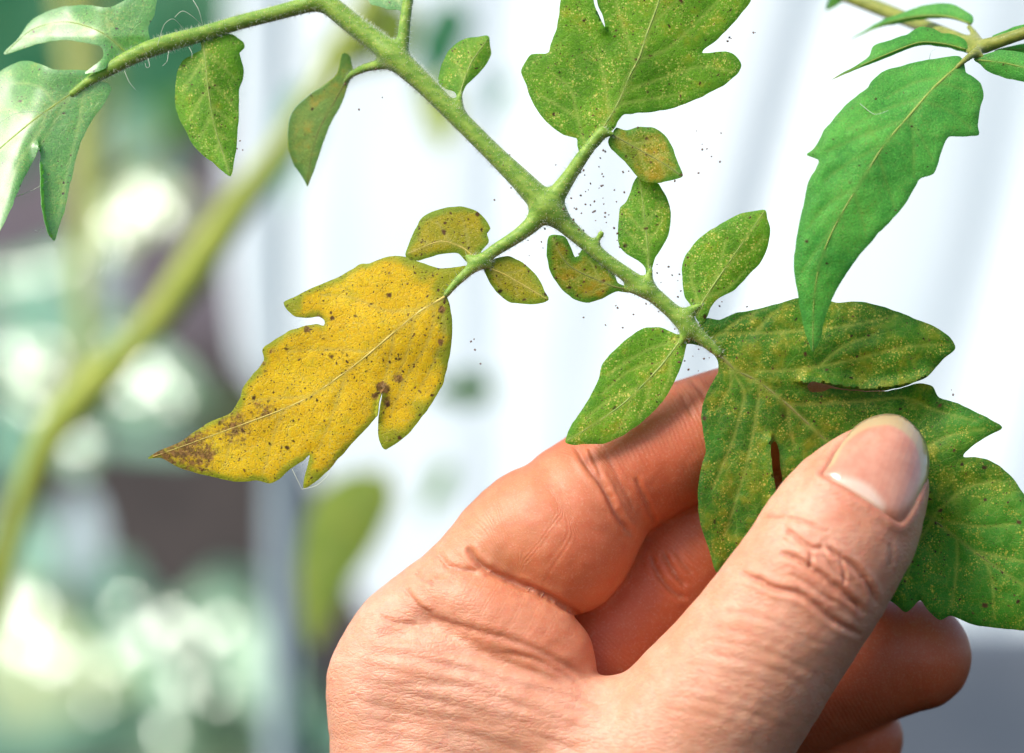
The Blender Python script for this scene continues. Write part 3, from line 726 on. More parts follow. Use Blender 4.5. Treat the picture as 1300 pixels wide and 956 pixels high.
# yellow leaflet
ON = [(578, 362), (592, 337), (588, 337), (573, 340), (556, 340), (536, 334), (515, 326), (494, 325), (469, 334), (456, 336), (431, 351), (397, 365), (372, 378), (360, 384), (364, 393), (374, 402), (393, 403.5), (405, 402), (412, 407), (411, 413), (402, 411), (385, 414), (364, 422), (337, 439), (333, 446), (335, 458), (322, 474), (308, 493), (305, 504), (293, 524), (264, 537), (230, 560), (201, 573), (188, 582), (205, 582), (222, 591), (247, 600), (276, 607), (305, 612), (326, 610), (343, 614), (356, 608), (368, 596), (385, 585), (393, 578), (389, 596), (385, 619), (393, 617), (414, 600), (431, 581), (452, 558), (469, 539), (478, 528), (481, 510), (485, 497), (484, 510), (480, 533), (480, 552), (485, 568), (490, 571), (510, 558), (527, 541), (548, 512), (561, 491), (569, 462), (574, 428), (574, 403), (570, 384), (568, 374)]
leaflet(leaf_root, 'N', ON, [(580, 358), (569, 374), (531, 397), (498, 424), (464, 453), (431, 478), (393, 504), (356, 521), (297, 543), (222, 570), (194, 580)], M_yellow, M_rib_yellow, db=-12, dt=-22, cup=.5, rib=3.2, seed=14, step=2.6,
        lats=[[(540, 390), (494, 395), (448, 378), (406, 374)], [(473, 447), (414, 443), (364, 447)], [(527, 397), (519, 441), (502, 480)], [(556, 380), (565, 416), (552, 457), (530, 500)], [(439, 474), (423, 524), (405, 570)], [(393, 504), (350, 505), (315, 510)], [(500, 424), (494, 460), (485, 492)], [(552, 384), (545, 430), (515, 480), (495, 530)], [(360, 520), (345, 560), (335, 600)], [(300, 542), (290, 570), (285, 595)]],
        greens=[(576, 368, 34, 1.0), (574, 405, 24, .95), (568, 450, 20, .85), (540, 345, 26, .7), (500, 560, 26, .8), (535, 520, 20, .6), (372, 384, 16, .9), (400, 605, 14, .7), (520, 330, 20, .7)],
        spots=[(486, 492, 9, 1.1), (476, 503, 7, .8), (240, 570, 50, .66), (215, 578, 24, .7), (300, 543, 36, .58), (335, 520, 24, .58), (260, 590, 30, .5), (330, 462, 14, .5), (420, 590, 14, .5), (263, 578, 14, .8), (200, 578, 12, .7), (561, 393, 6, 1.0), (560, 435, 6, .8), (506, 480, 10, .7), (405, 405, 10, .6), (390, 418, 7, .8), (492, 510, 10, .7), (393, 600, 8, .5), (345, 445, 6, .7)],
        bumps=[([(478, 528), (480, 510), (485, 496)], 5, 8, 1)], label='yellow leaflet with brown specks and a scorched tip')
OO = [(602, 336), (592, 333), (582, 322), (556, 324), (531, 331), (515, 326), (517, 315), (525, 294), (540, 273), (569, 263), (586, 262), (607, 269), (617, 280), (623, 290), (618, 296), (620, 308), (612, 318)]
leaflet(leaf_root, 'O', OO, [(604, 330), (590, 316), (560, 306), (518, 322)], M_olive, M_rib_yellow, db=-11, dt=-2, cup=1.2, rib=1.8, seed=15, nlat=3, label='olive yellow leaflet')
OP = [(612, 338), (618, 334), (628, 328), (644, 325), (665, 334), (682, 351), (692, 370), (697, 380), (682, 386), (661, 386), (644, 382), (630, 370), (619, 353)]
leaflet(leaf_root, 'P', OP, [(615, 338), (640, 348), (668, 364), (695, 380)], M_olive, M_rib_yellow, db=-11, dt=-18, cup=1.5, rib=1.6, seed=16, nlat=3, label='small olive leaflet')

# ================================================================== FRESH LEAF, upper right
fr = empty('tomato_leaf', W(1235, 68, -10), 'fresh bright green tomato leaf with one long pointed leaflet hanging at the upper right', 'leaf')
fs = {'main': [(1010, -30, 330, 9), (1078, -4, 290, 9), (1125, 14, 250, 9.5), (1165, 30, 190, 9), (1205, 44, 110, 8), (1240, 58, 40, 8), (1258, 56, 20, 8), (1300, 42, 10, 8), (1360, 20, 0, 9)],
      'qp': [(1248, 60, 20, 6), (1236, 68, -4, 5), (1224, 77, -22, 4), (1214, 86, -26, 3)],
      'rp': [(1244, 62, 30, 5), (1236, 66, 34, 3.5), (1228, 66, 42, 3)],
      'sp': [(1244, 56, 40, 6), (1238, 44, 70, 4.5), (1230, 34, 95, 3.5)],
      'tp': [(1240, 70, 0, 4), (1256, 76, -6, 3)],
      'up': [(1252, 58, 20, 5), (1264, 54, 22, 4), (1285, 44, 22, 3)]}
build_stem('stem', {k: (chain(v, 8), 1.0) for k, v in fs.items()}, fr, M_stem2, 2.8)
OQ = [(1224, 80), (1219, 72), (1210, 71), (1186, 75), (1165, 78), (1143, 84), (1126, 88), (1114, 96), (1106, 104), (1102, 111), (1090, 120), (1075, 132), (1051, 159), (1044, 168), (1039, 180), (1031, 190), (1024, 197), (1039, 203), (1036, 212), (1025, 236), (1020, 260), (1012, 298), (1008, 337), (1013, 375), (1020, 414), (1027, 436), (1032, 447), (1042, 428), (1049, 399), (1061, 370), (1085, 332), (1114, 298), (1133, 279), (1152, 255), (1166, 229), (1171, 225), (1186, 220), (1191, 207), (1197, 186), (1205, 174), (1229, 173), (1243, 171), (1242, 160), (1245, 135), (1249, 123), (1245, 106), (1233, 95), (1226, 92)]
leaflet(fr, 'Q', OQ, [(1222, 79), (1186, 111), (1157, 144), (1123, 183), (1099, 221), (1075, 260), (1056, 295), (1040, 337), (1033, 385), (1032, 445)], M_fresh, M_rib_fresh, db=-22, dt=-60, bend=-38, cup=1.6, rib=3.2, seed=17, step=2.8, quilt=2.6,
        lats=[[(1200, 98), (1160, 105), (1125, 125)], [(1175, 124), (1120, 140), (1075, 165)], [(1150, 152), (1100, 170), (1050, 192)], [(1123, 183), (1080, 205), (1045, 230)], [(1195, 105), (1225, 115), (1238, 130)], [(1170, 128), (1205, 140), (1235, 165)], [(1150, 152), (1170, 175), (1185, 205)], [(1157, 145), (1160, 190), (1160, 225)], [(1115, 195), (1125, 230), (1135, 262)], [(1090, 236), (1050, 260), (1025, 290)], [(1085, 245), (1095, 280), (1100, 300)], [(1060, 285), (1035, 320), (1018, 345)]])
OR = [(1056, 101), (1085, 84), (1104, 70), (1109, 58), (1130, 51), (1152, 43), (1164, 36), (1172, 34), (1186, 36), (1195, 42), (1206, 42), (1224, 49), (1231, 60), (1230, 68), (1222, 66), (1200, 60), (1167, 58), (1128, 72), (1085, 89)]
leaflet(fr, 'R', OR, [(1226, 63), (1200, 56), (1167, 54), (1128, 68), (1085, 87), (1058, 100)], M_fresh, M_rib_fresh, db=40, dt=10, cup=5, rib=1.8, seed=18, nlat=3)
OS = [(1080, 50), (1098, 38), (1119, 26), (1140, 18), (1160, 10), (1176, 6), (1195, 4), (1212, 6), (1225, 14), (1235, 22), (1233, 32), (1226, 30), (1205, 24), (1180, 24), (1162, 26), (1130, 32), (1105, 38)]
leaflet(fr, 'S', OS, [(1231, 30), (1205, 21), (1170, 20), (1130, 28), (1082, 49)], M_fresh, M_rib_fresh, db=95, dt=190, cup=5, rib=1.8, seed=19, nlat=3)
OT = [(1236, 76), (1246, 70), (1268, 64), (1285, 64), (1300, 67), (1330, 78), (1352, 95), (1330, 106), (1300, 104), (1272, 98), (1254, 90), (1244, 82)]
leaflet(fr, 'T', OT, [(1240, 76), (1275, 80), (1310, 88), (1350, 95)], M_fresh, M_rib_fresh, db=-4, dt=-30, cup=2, rib=1.6, seed=20, nlat=3)
OU = [(1257, 56), (1260, 46), (1277, 38), (1300, 31), (1335, 26), (1370, 20), (1340, 36), (1300, 46), (1285, 52), (1268, 58)]
leaflet(fr, 'U', OU, [(1260, 54), (1300, 42), (1365, 22)], M_fresh, M_rib_fresh, db=22, dt=40, cup=3, rib=1.6, seed=22, nlat=2)
OU2 = [(1262, 64), (1285, 58), (1310, 54), (1350, 50), (1340, 62), (1300, 72), (1275, 70)]
leaflet(fr, 'U2', OU2, [(1264, 64), (1300, 62), (1345, 54)], M_fresh, M_rib_fresh, db=30, dt=60, cup=2, rib=1.2, seed=24, nlat=2)
OV = [(1049, 13), (1054, -6), (1066, -24), (1084, -20), (1078, -4), (1064, 6)]
leaflet(fr, 'V', OV, [(1078, -14), (1064, -4), (1051, 11)], M_fresh, M_rib_fresh, db=290, dt=300, rib=1.2, seed=23, nlat=2)
# ================================================================== HAND
HAND = {
    'thumb': ([(1114, 599, -66, 63), (1100, 622, -70, 77), (1080, 655, -80, 92), (1056, 692, -88, 98), (1031, 733, -95, 100), (987, 797, -88, 103), (924, 882, -64, 112), (850, 975, -30, 126), (760, 1070, 10, 140)], 1.12),
    'web': ([(476, 862, 20, 60), (545, 858, 2, 72), (606, 880, -10, 76), (664, 905, -18, 82), (725, 938, -24, 88), (790, 990, -22, 110)], 1.35),
    'palm': ([(560, 962, 70, 140), (640, 1040, 80, 160), (600, 1200, 90, 165)], 1.1),
    'wrist': ([(600, 1180, 90, 165), (540, 1420, 110, 150), (500, 1640, 130, 160)], 1.15),
    'index': ([(735, 648, 62, 86), (762, 621, 72, 79), (810, 590, 78, 79), (890, 553, 85, 76), (1000, 520, 84, 69), (1080, 535, 74, 58)], 1.0),
    'prox': ([(735, 653, 60, 89), (714, 688, 48, 85), (690, 672, 47, 84), (648, 684, 45, 68), (588, 739, 42, 58), (510, 802, 40, 60), (481, 868, 34, 66), (505, 950, 40, 86), (545, 1040, 50, 125)], 1.0),
    'fold': ([(712, 700, 40, 78), (655, 697, 36, 55), (612, 712, 32, 40), (585, 735, 32, 36)], 1.0),
    'mcp': ([(700, 905, 6, 58), (692, 834, -3, 62), (642, 796, -6, 57), (592, 768, 0, 46), (548, 764, 12, 38), (520, 800, 26, 40)], 1.0),
    'middle': ([(650, 980, 110, 92), (748, 850, 140, 98), (832, 756, 150, 95), (920, 668, 155, 88), (1010, 620, 142, 74), (1075, 602, 124, 60)], 1.0),
    'ring': ([(700, 1010, 150, 84), (900, 935, 160, 78), (1050, 864, 138, 80), (1112, 840, 124, 78), (1163, 832, 112, 70)], 1.0),
    'little': ([(720, 1060, 190, 74), (900, 1015, 200, 68), (1020, 965, 190, 62), (1092, 938, 176, 55)], 1.0),
}
hand_ch = {k: (chain(v[0], 16), v[1]) for k, v in HAND.items()}
def hand_comb(f):
    A = smin(smin(f['thumb'], f['web'], 34), smin(f['palm'], f['wrist'], 40), 30)
    B = smin(f['index'], smin(f['prox'], f['fold'], 30), 8)
    B = smin(B, f['mcp'], 5)
    C = smin(smin(f['middle'], f['ring'], 8), f['little'], 8)
    return smin(smin(A, B, 7), C, 7)
def hand_sdf(P):
    return hand_comb({k: np.minimum(sdf_chain(P, c, dz), 40) for k, (c, dz) in hand_ch.items()})

V3, lo, hh = grid_eval(hand_ch, 4.2, hand_comb, 40)
hv, hf = surface_nets(V3, lo, hh); del V3
hme = np_mesh('hand_coarse', hv, hf)
tmp = bpy.data.objects.new('hand_coarse', hme); COL.objects.link(tmp)
ms = tmp.modifiers.new('s', 'SMOOTH'); ms.factor = .5; ms.iterations = 9
mm = tmp.modifiers.new('d', 'SUBSURF'); mm.levels = 1; mm.subdivision_type = 'CATMULL_CLARK'
dg = bpy.context.evaluated_depsgraph_get()
fine = bpy.data.meshes.new_from_object(tmp.evaluated_get(dg))
bpy.data.objects.remove(tmp); bpy.data.meshes.remove(hme)
hv = co_of(fine); hn = no_of(fine)

names = list(hand_ch); D = []; AX = []
P32 = hv.astype(np.float32)
for k in names:
    c, dz = hand_ch[k]
    f, a = sdf_chain(P32, c, dz, True); D.append(f); AX.append(a)
D = np.array(D); AX = np.array(AX); own = D.argmin(0); AX[names.index('fold')] = AX[names.index('prox')]; ax_v = AX[own, np.arange(len(hv))]
isin = lambda *ks: np.isin(own, [names.index(k) for k in ks])
px = to_px(hv)
front = np.clip((-hn[:, 2] - .02) / .25, 0, 1)

disp = np.zeros(len(hv)); crease = np.zeros(len(hv))
def groove(poly, depth, w, who, lip=.35):
    global disp, crease
    pl_ = catmull(poly, 5)
    lo_, hi_ = pl_.min(0) - 6 * w, pl_.max(0) + 6 * w
    m = isin(*who) & (front > 0) & (px[:, 0] > lo_[0]) & (px[:, 0] < hi_[0]) & (px[:, 1] > lo_[1]) & (px[:, 1] < hi_[1])
    if not m.any(): return
    q, t, _ = seg_dist(px[m] + .8 * np.stack([noise2(px[m][:, 0], px[m][:, 1], 7, 31), noise2(px[m][:, 0], px[m][:, 1], 7, 32)], -1), pl_, False, True)
    tp = np.clip(t / .12, 0, 1) * np.clip((1 - t) / .12, 0, 1); tp = tp ** .7
    g = np.exp(-(q / w) ** 2)
    disp[m] += front[m] * tp * (-depth * g + lip * depth * np.exp(-((q - 2.6 * w) / (1.3 * w)) ** 2))
    crease[m] = np.maximum(crease[m], front[m] * tp * g * min(1, depth / 4))
T = ('thumb',)
groove([(1047, 693), (1066, 706), (1088, 723), (1105, 745), (1113, 768)], 4.5, 3.0, T)
groove([(996, 672), (1006, 678), (1022, 690), (1035, 697), (1045, 694)], 3.5, 2.6, T)
groove([(990, 702), (1011, 709), (1027, 719), (1047, 733), (1066, 749), (1086, 765), (1100, 782)], 5.0, 3.2, T)
groove([(938, 728), (964, 737), (983, 747), (1011, 753), (1033, 767), (1055, 785), (1077, 798), (1096, 808)], 4.4, 3.4, T)
groove([(966, 659), (991, 656), (1019, 662), (1052, 677)], 2.0, 2.4, T)
groove([(1028, 700), (1030, 712), (1026, 722)], 2.4, 2.2, T)
groove([(1040, 690), (1052, 712), (1066, 730), (1080, 742)], 2.2, 2.2, T)
groove([(1066, 712), (1072, 728), (1070, 745)], 1.8, 2.0, T)
groove([(1062, 752), (1075, 762), (1092, 770)], 1.8, 2.0, T)
groove([(1000, 728), (1020, 738), (1040, 752), (1062, 768)], 2.0, 2.2, T)
groove([(1128, 690), (1132, 705), (1128, 722)], 1.2, 3, T)
for i in range(11):
    y0 = 776 + 12.5 * i + random.uniform(-5, 5); x0 = 905 - 6.2 * i + random.uniform(-14, 14)
    groove([(x0, y0), (x0 + 55, y0 + 13 + random.uniform(-6, 6)), (x0 + 105, y0 + 28 + random.uniform(-6, 6)), (x0 + random.uniform(120, 170), y0 + 48)], random.uniform(.2, .65), 3.2, ('thumb', 'web'))
I = ('index', 'prox', 'fold')
groove([(729, 566), (749, 596), (765, 617), (778, 643), (790, 664), (806, 682)], 4.5, 3.4, I)
groove([(748, 570), (760, 598), (773, 628), (782, 648)], 2.2, 2.6, I)
groove([(806, 606), (817, 630), (826, 650), (832, 666)], 2.6, 2.8, I)
groove([(768, 574), (782, 602), (796, 628), (806, 650)], 1.4, 2.6, I)
groove([(876, 482), (886, 491), (894, 502), (900, 516)], 2.5, 2.6, I)
groove([(866, 500), (872, 515), (880, 530)], 1.2, 2.6, I)
groove([(592, 694), (600, 705), (609, 717), (622, 726)], 2.6, 3.2, ('prox', 'mcp', 'fold'))
groove([(557, 700), (567, 717), (587, 723), (612, 726)], 2.0, 3.0, ('prox', 'mcp', 'fold'))
groove([(528, 724), (538, 735), (552, 743)], 2.0, 2.6, ('prox', 'mcp', 'web'))
groove([(514, 746), (522, 758), (533, 770), (550, 780)], 2.4, 3.0, ('prox', 'mcp', 'web'))
groove([(480, 782), (500, 790), (530, 794)], 1.6, 2.6, ('prox', 'mcp', 'web'))
groove([(594, 697), (606, 713), (622, 725), (645, 736), (672, 747), (700, 760), (728, 777), (738, 790)], 4.5, 3.6, ('prox', 'mcp', 'fold', 'index'), .25)
groove([(514, 758), (535, 779), (567, 790), (601, 800), (641, 811), (684, 827), (721, 847), (751, 862)], 2.2, 4.2, ('web', 'mcp', 'prox', 'palm', 'thumb', 'fold'), .35)
groove([(640, 826), (680, 838), (715, 856), (742, 874)], 1.6, 3.4, ('web', 'mcp', 'palm', 'thumb'), .4)
M_ = ('middle',)
groove([(826, 704), (832, 722), (842, 738), (856, 752), (872, 762)], 3.2, 3.0, M_)
groove([(842, 700), (850, 716), (860, 732), (872, 744)], 2.6, 2.8, M_)
groove([(858, 700), (868, 716), (880, 728)], 1.4, 2.6, M_)
Wb = ('web', 'prox', 'mcp', 'thumb', 'palm')
for j, (y0, dpt) in enumerate(((806, 2.6), (818, 2.0), (832, 3.2), (846, 2.2), (858, 3.0), (874, 2.6), (890, 2.4), (908, 2.4), (928, 2.0))):
    pts = [(x, y0 + (x - 450) * (.10 + .012 * j) + 26 * max(0, (x - 560) / 160) ** 2 * (.8 - .05 * j) + 5 * math.sin(x / 41 + j * 2.3)) for x in range(442 + 9 * (j % 3), 780 - 10 * (j % 2), 26)]
    groove(pts, dpt * random.uniform(.25, .5), 4.2, Wb, .5)
# slow unevenness of flesh
disp += .8 * noise2(px[:, 0], px[:, 1], 34, 33) + .45 * noise2(px[:, 0], px[:, 1], 13, 34)

# --- thumbnail bed
NAIL = [(1041, 603), (1046, 594), (1052, 585), (1060, 572), (1071, 558), (1085, 542), (1096, 534), (1110, 528), (1128, 525), (1147, 529), (1164, 543), (1175, 560), (1180, 582), (1179, 603), (1173, 620), (1165, 638), (1156, 655), (1145, 666), (1134, 662), (1120, 652), (1096, 636), (1074, 622), (1055, 612)]
NO = catmull(NAIL, 3.0, True)
bvh = BVHTree.FromPolygons([tuple(v) for v in hv], [tuple(p.vertices) for p in fine.polygons])
def cast(q):
    eye = Vector((0, 0, -DP)); dirv = (Vector(PW(q[0], q[1], 0)) - eye).normalized()
    h = bvh.ray_cast(eye, dirv); return None if h[0] is None else h[0].z
S_pts = [(x, y) for x in range(1035, 1186, 5) for y in range(522, 672, 5)]
S_pts = np.array(S_pts, float); S_pts = S_pts[inside(S_pts, NO)]
zz = [cast(q) for q in S_pts]; ok = np.array([z is not None and z < -40 for z in zz])
def basis(q):
    x = (q[:, 0] - 1112) / 70; y = (q[:, 1] - 596) / 70
    return np.stack([np.ones_like(x), x, y, x*x, x*y, y*y, x**3, x*x*y, x*y*y, y**3, x**4, x*x*y*y, y**4], -1)
coef = np.linalg.lstsq(basis(S_pts[ok]), np.array([zz[i] for i in np.where(ok)[0]]), rcond=None)[0]
def nail_d(q): return np.clip(basis(q) @ coef, -170, -40)
# nail axis: from the root (1088, 634) to the tip (1128, 525)
na, nb = np.array([1090., 634.]), np.array([1130., 526.]); nl = np.linalg.norm(nb - na); nu = (nb - na) / nl
def nail_u(q): return ((q - na) @ nu) / nl
reg = isin('thumb') & (front > 0) & (px[:, 0] > 1015) & (px[:, 1] < 700) & (px[:, 0] < 1200)
qi = np.where(reg)[0]; ins = inside(px[qi], NO); ed = seg_dist(px[qi], NO, True); uu = nail_u(px[qi])
sgn = np.where(ins, -ed, ed)
prox_w = np.clip((.75 - uu) / .35, 0, 1)
disp[qi] += np.where(sgn < 0, -4.0 * np.clip(-sgn / 4, 0, 1), 0) + prox_w * (2.2 * np.exp(-((sgn - 4) / 7) ** 2))
crease[qi] = np.maximum(crease[qi], prox_w * np.exp(-((sgn - .5) / 3) ** 2) * .8)

hv2 = hv + hn * disp[:, None]
pal = isin('index', 'prox', 'fold', 'mcp', 'middle', 'ring', 'little').astype(float)
pal *= np.where(isin('prox', 'mcp', 'fold'), np.clip((px[:, 0] - 500) / 120, 0, 1) * np.clip((905 - px[:, 1]) / 60, 0, 1), 1)
pal = np.where(isin('mcp'), .6 * pal, pal)
red = np.where(isin('middle', 'ring', 'little'), 1.0, np.where(isin('index'), .72, np.where(isin('prox', 'fold', 'mcp'), .10 + .34 * np.clip((px[:, 0] - 500) / 120, 0, 1), .10)))  # rear fingers: redder palm skin plus shade put into the colour
# ruddier pads and joints; finger sides turned from the sun painted darker
for (x, y, r, a, who) in ((752, 690, 60, .45, I), (710, 745, 50, .25, I), (840, 600, 70, .25, I), (715, 820, 45, .2, ('mcp',)), (1075, 640, 28, .45, T), (1120, 668, 24, .3, T), (1060, 740, 55, .35, T), (1040, 590, 18, .4, T), (600, 690, 50, -.15, I)):
    red = red + a * np.exp(-((px[:, 0] - x) ** 2 + (px[:, 1] - y) ** 2) / r ** 2) * isin(*who)
ev = np.empty(len(fine.edges) * 2, np.int32); fine.edges.foreach_get('vertices', ev); ev = ev.reshape(-1, 2)
ncnt = np.bincount(ev.ravel(), minlength=len(red)).clip(1)
def soften(a, n):
    for _ in range(n):
        acc = np.bincount(ev[:, 0], a[ev[:, 1]], len(a)) + np.bincount(ev[:, 1], a[ev[:, 0]], len(a))
        a = .3 * a + .7 * acc / ncnt
    return a
ax_v = soften(ax_v, 14); red = soften(red, 120); pal = soften(pal, 160)
for _ in range(0):
    acc = np.zeros(len(red)); cnt = np.zeros(len(red)); acc2 = np.zeros(len(red))
    np.add.at(acc, ev[:, 0], red[ev[:, 1]]); np.add.at(acc, ev[:, 1], red[ev[:, 0]]); np.add.at(cnt, ev[:, 0], 1); np.add.at(cnt, ev[:, 1], 1)
    red = .4 * red + .6 * acc / np.maximum(cnt, 1)
hand_loc = W(640, 1040, 40)
co = to_world(hv2) - np.asarray(hand_loc)
fine.vertices.foreach_set('co', co.astype(np.float32).ravel()); fine.update(); fine.name = 'hand'
if len(fine.materials): fine.materials.clear()
attr(fine, 'pc', hv / 100); attr(fine, 'ax', ax_v); attr(fine, 'pal', pal); attr(fine, 'red', np.clip(red, 0, 1.2)); attr(fine, 'crease', crease)
# the conversion to world axes mirrors the winding
fine.update()

def skin_mat():
    N = NT('skin'); pc = N.attr('pc', True); ax = N.attr('ax'); pal = N.attr('pal'); red = N.attr('red'); cr = N.attr('crease')
    n1 = N.noise(pc, 2.2, 5, .6); n2 = N.noise(pc, 9, 4, .6); n3 = N.noise(pc, 40, 3, .6)
    base = N.mix(N.ramp(n1, .3, .7), (.61, .295, .175), (.69, .38, .255))
    base = N.mix(N.math('MULTIPLY', N.ramp(n2, .45, .68), .5), base, (.68, .31, .21))
    base = N.mix(pal, base, N.mix(1.0, base, (.95, .84, .64), 'MULTIPLY'))
    rr = N.math('ADD', red, N.math('MULTIPLY', N.math('SUBTRACT', n2, .5), .5), clamp=True)
    base = N.mix(N.math('MULTIPLY', rr, .90), base, (.50, .100, .034))
    base = N.mix(N.math('MULTIPLY', cr, .7), base, (.46, .15, .085))
    base = N.mix(N.math('MULTIPLY', N.ramp(n3, .52, .7), .18), base, (.75, .52, .38))
    # friction ridges run round the fingers on the palm side
    warp = N.math('MULTIPLY', N.noise(pc, 2.0, 1), 12.0)
    rid = N.math('SINE', N.math('MULTIPLY', N.math('ADD', ax, warp), 2 * math.pi / 5.6))
    rid = N.math('MULTIPLY', N.math('MULTIPLY', rid, pal), N.ramp(N.noise(pc, 1.4, 2), .3, .6, .25, 1.0))
    # fine crossed lines on the back of the thumb and on the web
    rot = N.n('ShaderNodeMapping', {'Vector': pc, 'Rotation': (0, 0, math.radians(-22)), 'Scale': (5, 17, 9)})
    v1 = N.voro(rot.outputs[0], 1.0, 'DISTANCE_TO_EDGE')
    rot2 = N.n('ShaderNodeMapping', {'Vector': pc, 'Rotation': (0, 0, math.radians(30)), 'Scale': (14, 18, 12)})
    v2 = N.voro(rot2.outputs[0], 1.0, 'DISTANCE_TO_EDGE')
    cells = N.math('ADD', N.math('MULTIPLY', N.ramp(v1.outputs['Distance'], 0, .22), .8), N.math('MULTIPLY', N.ramp(v2.outputs['Distance'], 0, .2), .5))
    cells = N.math('MULTIPLY', cells, N.math('MULTIPLY', N.math('SUBTRACT', 1.15, pal), N.ramp(N.noise(pc, 2.6, 3), .3, .7, .25, .8)))
    pores = N.math('MULTIPLY', N.noise(pc, 75, 2), .5)
    h = N.math('ADD', N.math('ADD', N.math('MULTIPLY', rid, .2), cells), N.math('ADD', pores, N.math('MULTIPLY', n3, .7)))
    nr = N.bump(h, .46, 1.3 * S)
    pb = N.n('ShaderNodeBsdfPrincipled', {'Base Color': base, 'Roughness': .46, 'Specular IOR Level': .42, 'Normal': nr,
             'Subsurface Weight': .6, 'Subsurface Radius': (1.0, .26, .12), 'Subsurface Scale': 15 * S})
    N.t.links.new(pb.outputs[0], N.out.inputs[0]); return N.m
hand = link('hand', fine, skin_mat())
hand.location = hand_loc
tag(hand, 'bare hand with the thumb in front, pinching the dark green leaflet', 'hand')

# --- thumbnail
gx = np.arange(1035, 1186, 2.4); gy = np.arange(520, 672, 2.1)
G = np.array([(x, y) for x in gx for y in gy]); G = G[inside(G, NO)]; G = G[seg_dist(G, NO, True) > 1.5]
r = geometry.delaunay_2d_cdt([Vector(p) for p in NO] + [Vector(p) for p in G], [], [list(range(len(NO)))], 1, 1e-3)
Vn = np.array([(v.x, v.y) for v in r[0]]); u = nail_u(Vn); en = seg_dist(Vn, NO, True)
dn = nail_d(Vn) + np.where(u > .6, -2.5, -2.0 + 4.5 * np.clip((.65 - u) / .4, 0, 1) * np.exp(-en / 8)) - 2.5 * np.clip(u - .55, 0, 1) + 3.0 * np.exp(-en / 2.5)
Pn = to_world(PW(Vn[:, 0], Vn[:, 1], dn)) - np.asarray(hand_loc)
nm = mesh_from('thumbnail', Pn, [tuple(f) for f in r[2]])
if sum(p.normal.y * p.area for p in nm.polygons) > 0: nm.flip_normals()
LUN = [(1052, 611), (1060, 607), (1072, 604), (1086, 606), (1098, 611), (1109, 619), (1118, 630), (1124, 642), (1122, 654), (1110, 648), (1096, 637), (1074, 623)]
FREE = [(1041, 603), (1058, 590), (1071, 566), (1086, 552), (1104, 543), (1128, 540), (1146, 548), (1160, 562), (1167, 582), (1169, 602), (1165, 622), (1156, 648), (1140, 664), (1120, 655), (1074, 622)]
lo_ = catmull(LUN, 4, True); fo_ = catmull(FREE, 4, True)
lun = np.where(inside(Vn, lo_), 1, -1) * seg_dist(Vn, lo_, True); fre = np.where(inside(Vn, fo_), -1, 1) * seg_dist(Vn, fo_, True)
attr(nm, 'lun', np.clip(lun / 9 + .3, 0, 1) * .8); attr(nm, 'free', np.clip(fre / 3 + .4, 0, 1)); attr(nm, 'pc', np.stack([Vn[:, 0] / 100, Vn[:, 1] / 100, dn / 100], -1))
attr(nm, 'across', ((Vn - na) @ np.array([-nu[1], nu[0]])))
N = NT('nail'); pc = N.attr('pc', True); n1 = N.noise(pc, 4, 4)
c = N.mix(N.ramp(n1, .35, .65), (.60, .25, .16), (.66, .31, .205))
c = N.mix(N.attr('lun'), c, (.76, .58, .46)); c = N.mix(N.math('MULTIPLY', N.attr('free'), .85), c, (.52, .41, .22))
st = N.math('SINE', N.math('MULTIPLY', N.attr('across'), .75))
nr = N.bump(N.math('ADD', N.math('MULTIPLY', st, .2), N.noise(pc, 20, 3)), .18, 1.2 * S)
pb = N.n('ShaderNodeBsdfPrincipled', {'Base Color': c, 'Roughness': .27, 'Specular IOR Level': .5, 'Normal': nr, 'Coat Weight': .6, 'Coat Roughness': .12, 'Subsurface Weight': .35,
         'Subsurface Radius': (1, .4, .25), 'Subsurface Scale': 10 * S})
N.t.links.new(pb.outputs[0], N.out.inputs[0])
nail = link('thumbnail', nm, N.m, hand)
md = nail.modifiers.new('thickness', 'SOLIDIFY'); md.thickness = 3 * S; md.offset = -1

# ================================================================== SMALL THINGS
# hairs on the stem: one mass nobody could count
def hairs(name, verts, ch, parent, n, lmin, lmax, rad=.28):
    sel = verts[RNG.choice(len(verts), n)]
    eps = 1.0
    def f(P):
        o = None
        for c, dz in ch.values():
            q = sdf_chain(P.astype(np.float32), c, dz); o = q if o is None else np.minimum(o, q)
        return o
    g = np.stack([f(sel + e) - f(sel - e) for e in np.eye(3) * eps], -1); g /= np.linalg.norm(g, axis=1)[:, None] + 1e-6
    V = []; F = []
    for p, nrm in zip(sel, g):
        if to_px(p[None])[0, 1] < -30: continue
        L = random.uniform(lmin, lmax); dr = nrm + np.array([random.gauss(0, .25), random.gauss(0, .25), random.gauss(0, .25)]); dr /= np.linalg.norm(dr)
        a = np.cross(dr, [0, 0, 1.]); a /= np.linalg.norm(a) + 1e-6; b = np.cross(dr, a); i = len(V)
        for k in range(3):
            th = k * 2.094; V.append(p + rad * (a * math.cos(th) + b * math.sin(th)) - nrm * .5)
        V.append(p + dr * L)
        F += [(i, i+1, i+3), (i+1, i+2, i+3), (i+2, i, i+3)]
    me = mesh_from(name, local(parent, to_world(np.array(V))), F)
    o = link(name, me, M_hair, parent, smooth=False); o['kind'] = 'stuff'
    return o
hairs('stem_hair', stem_v, stem_ch, leaf_root, 9500, 2.5, 7.0, .2)

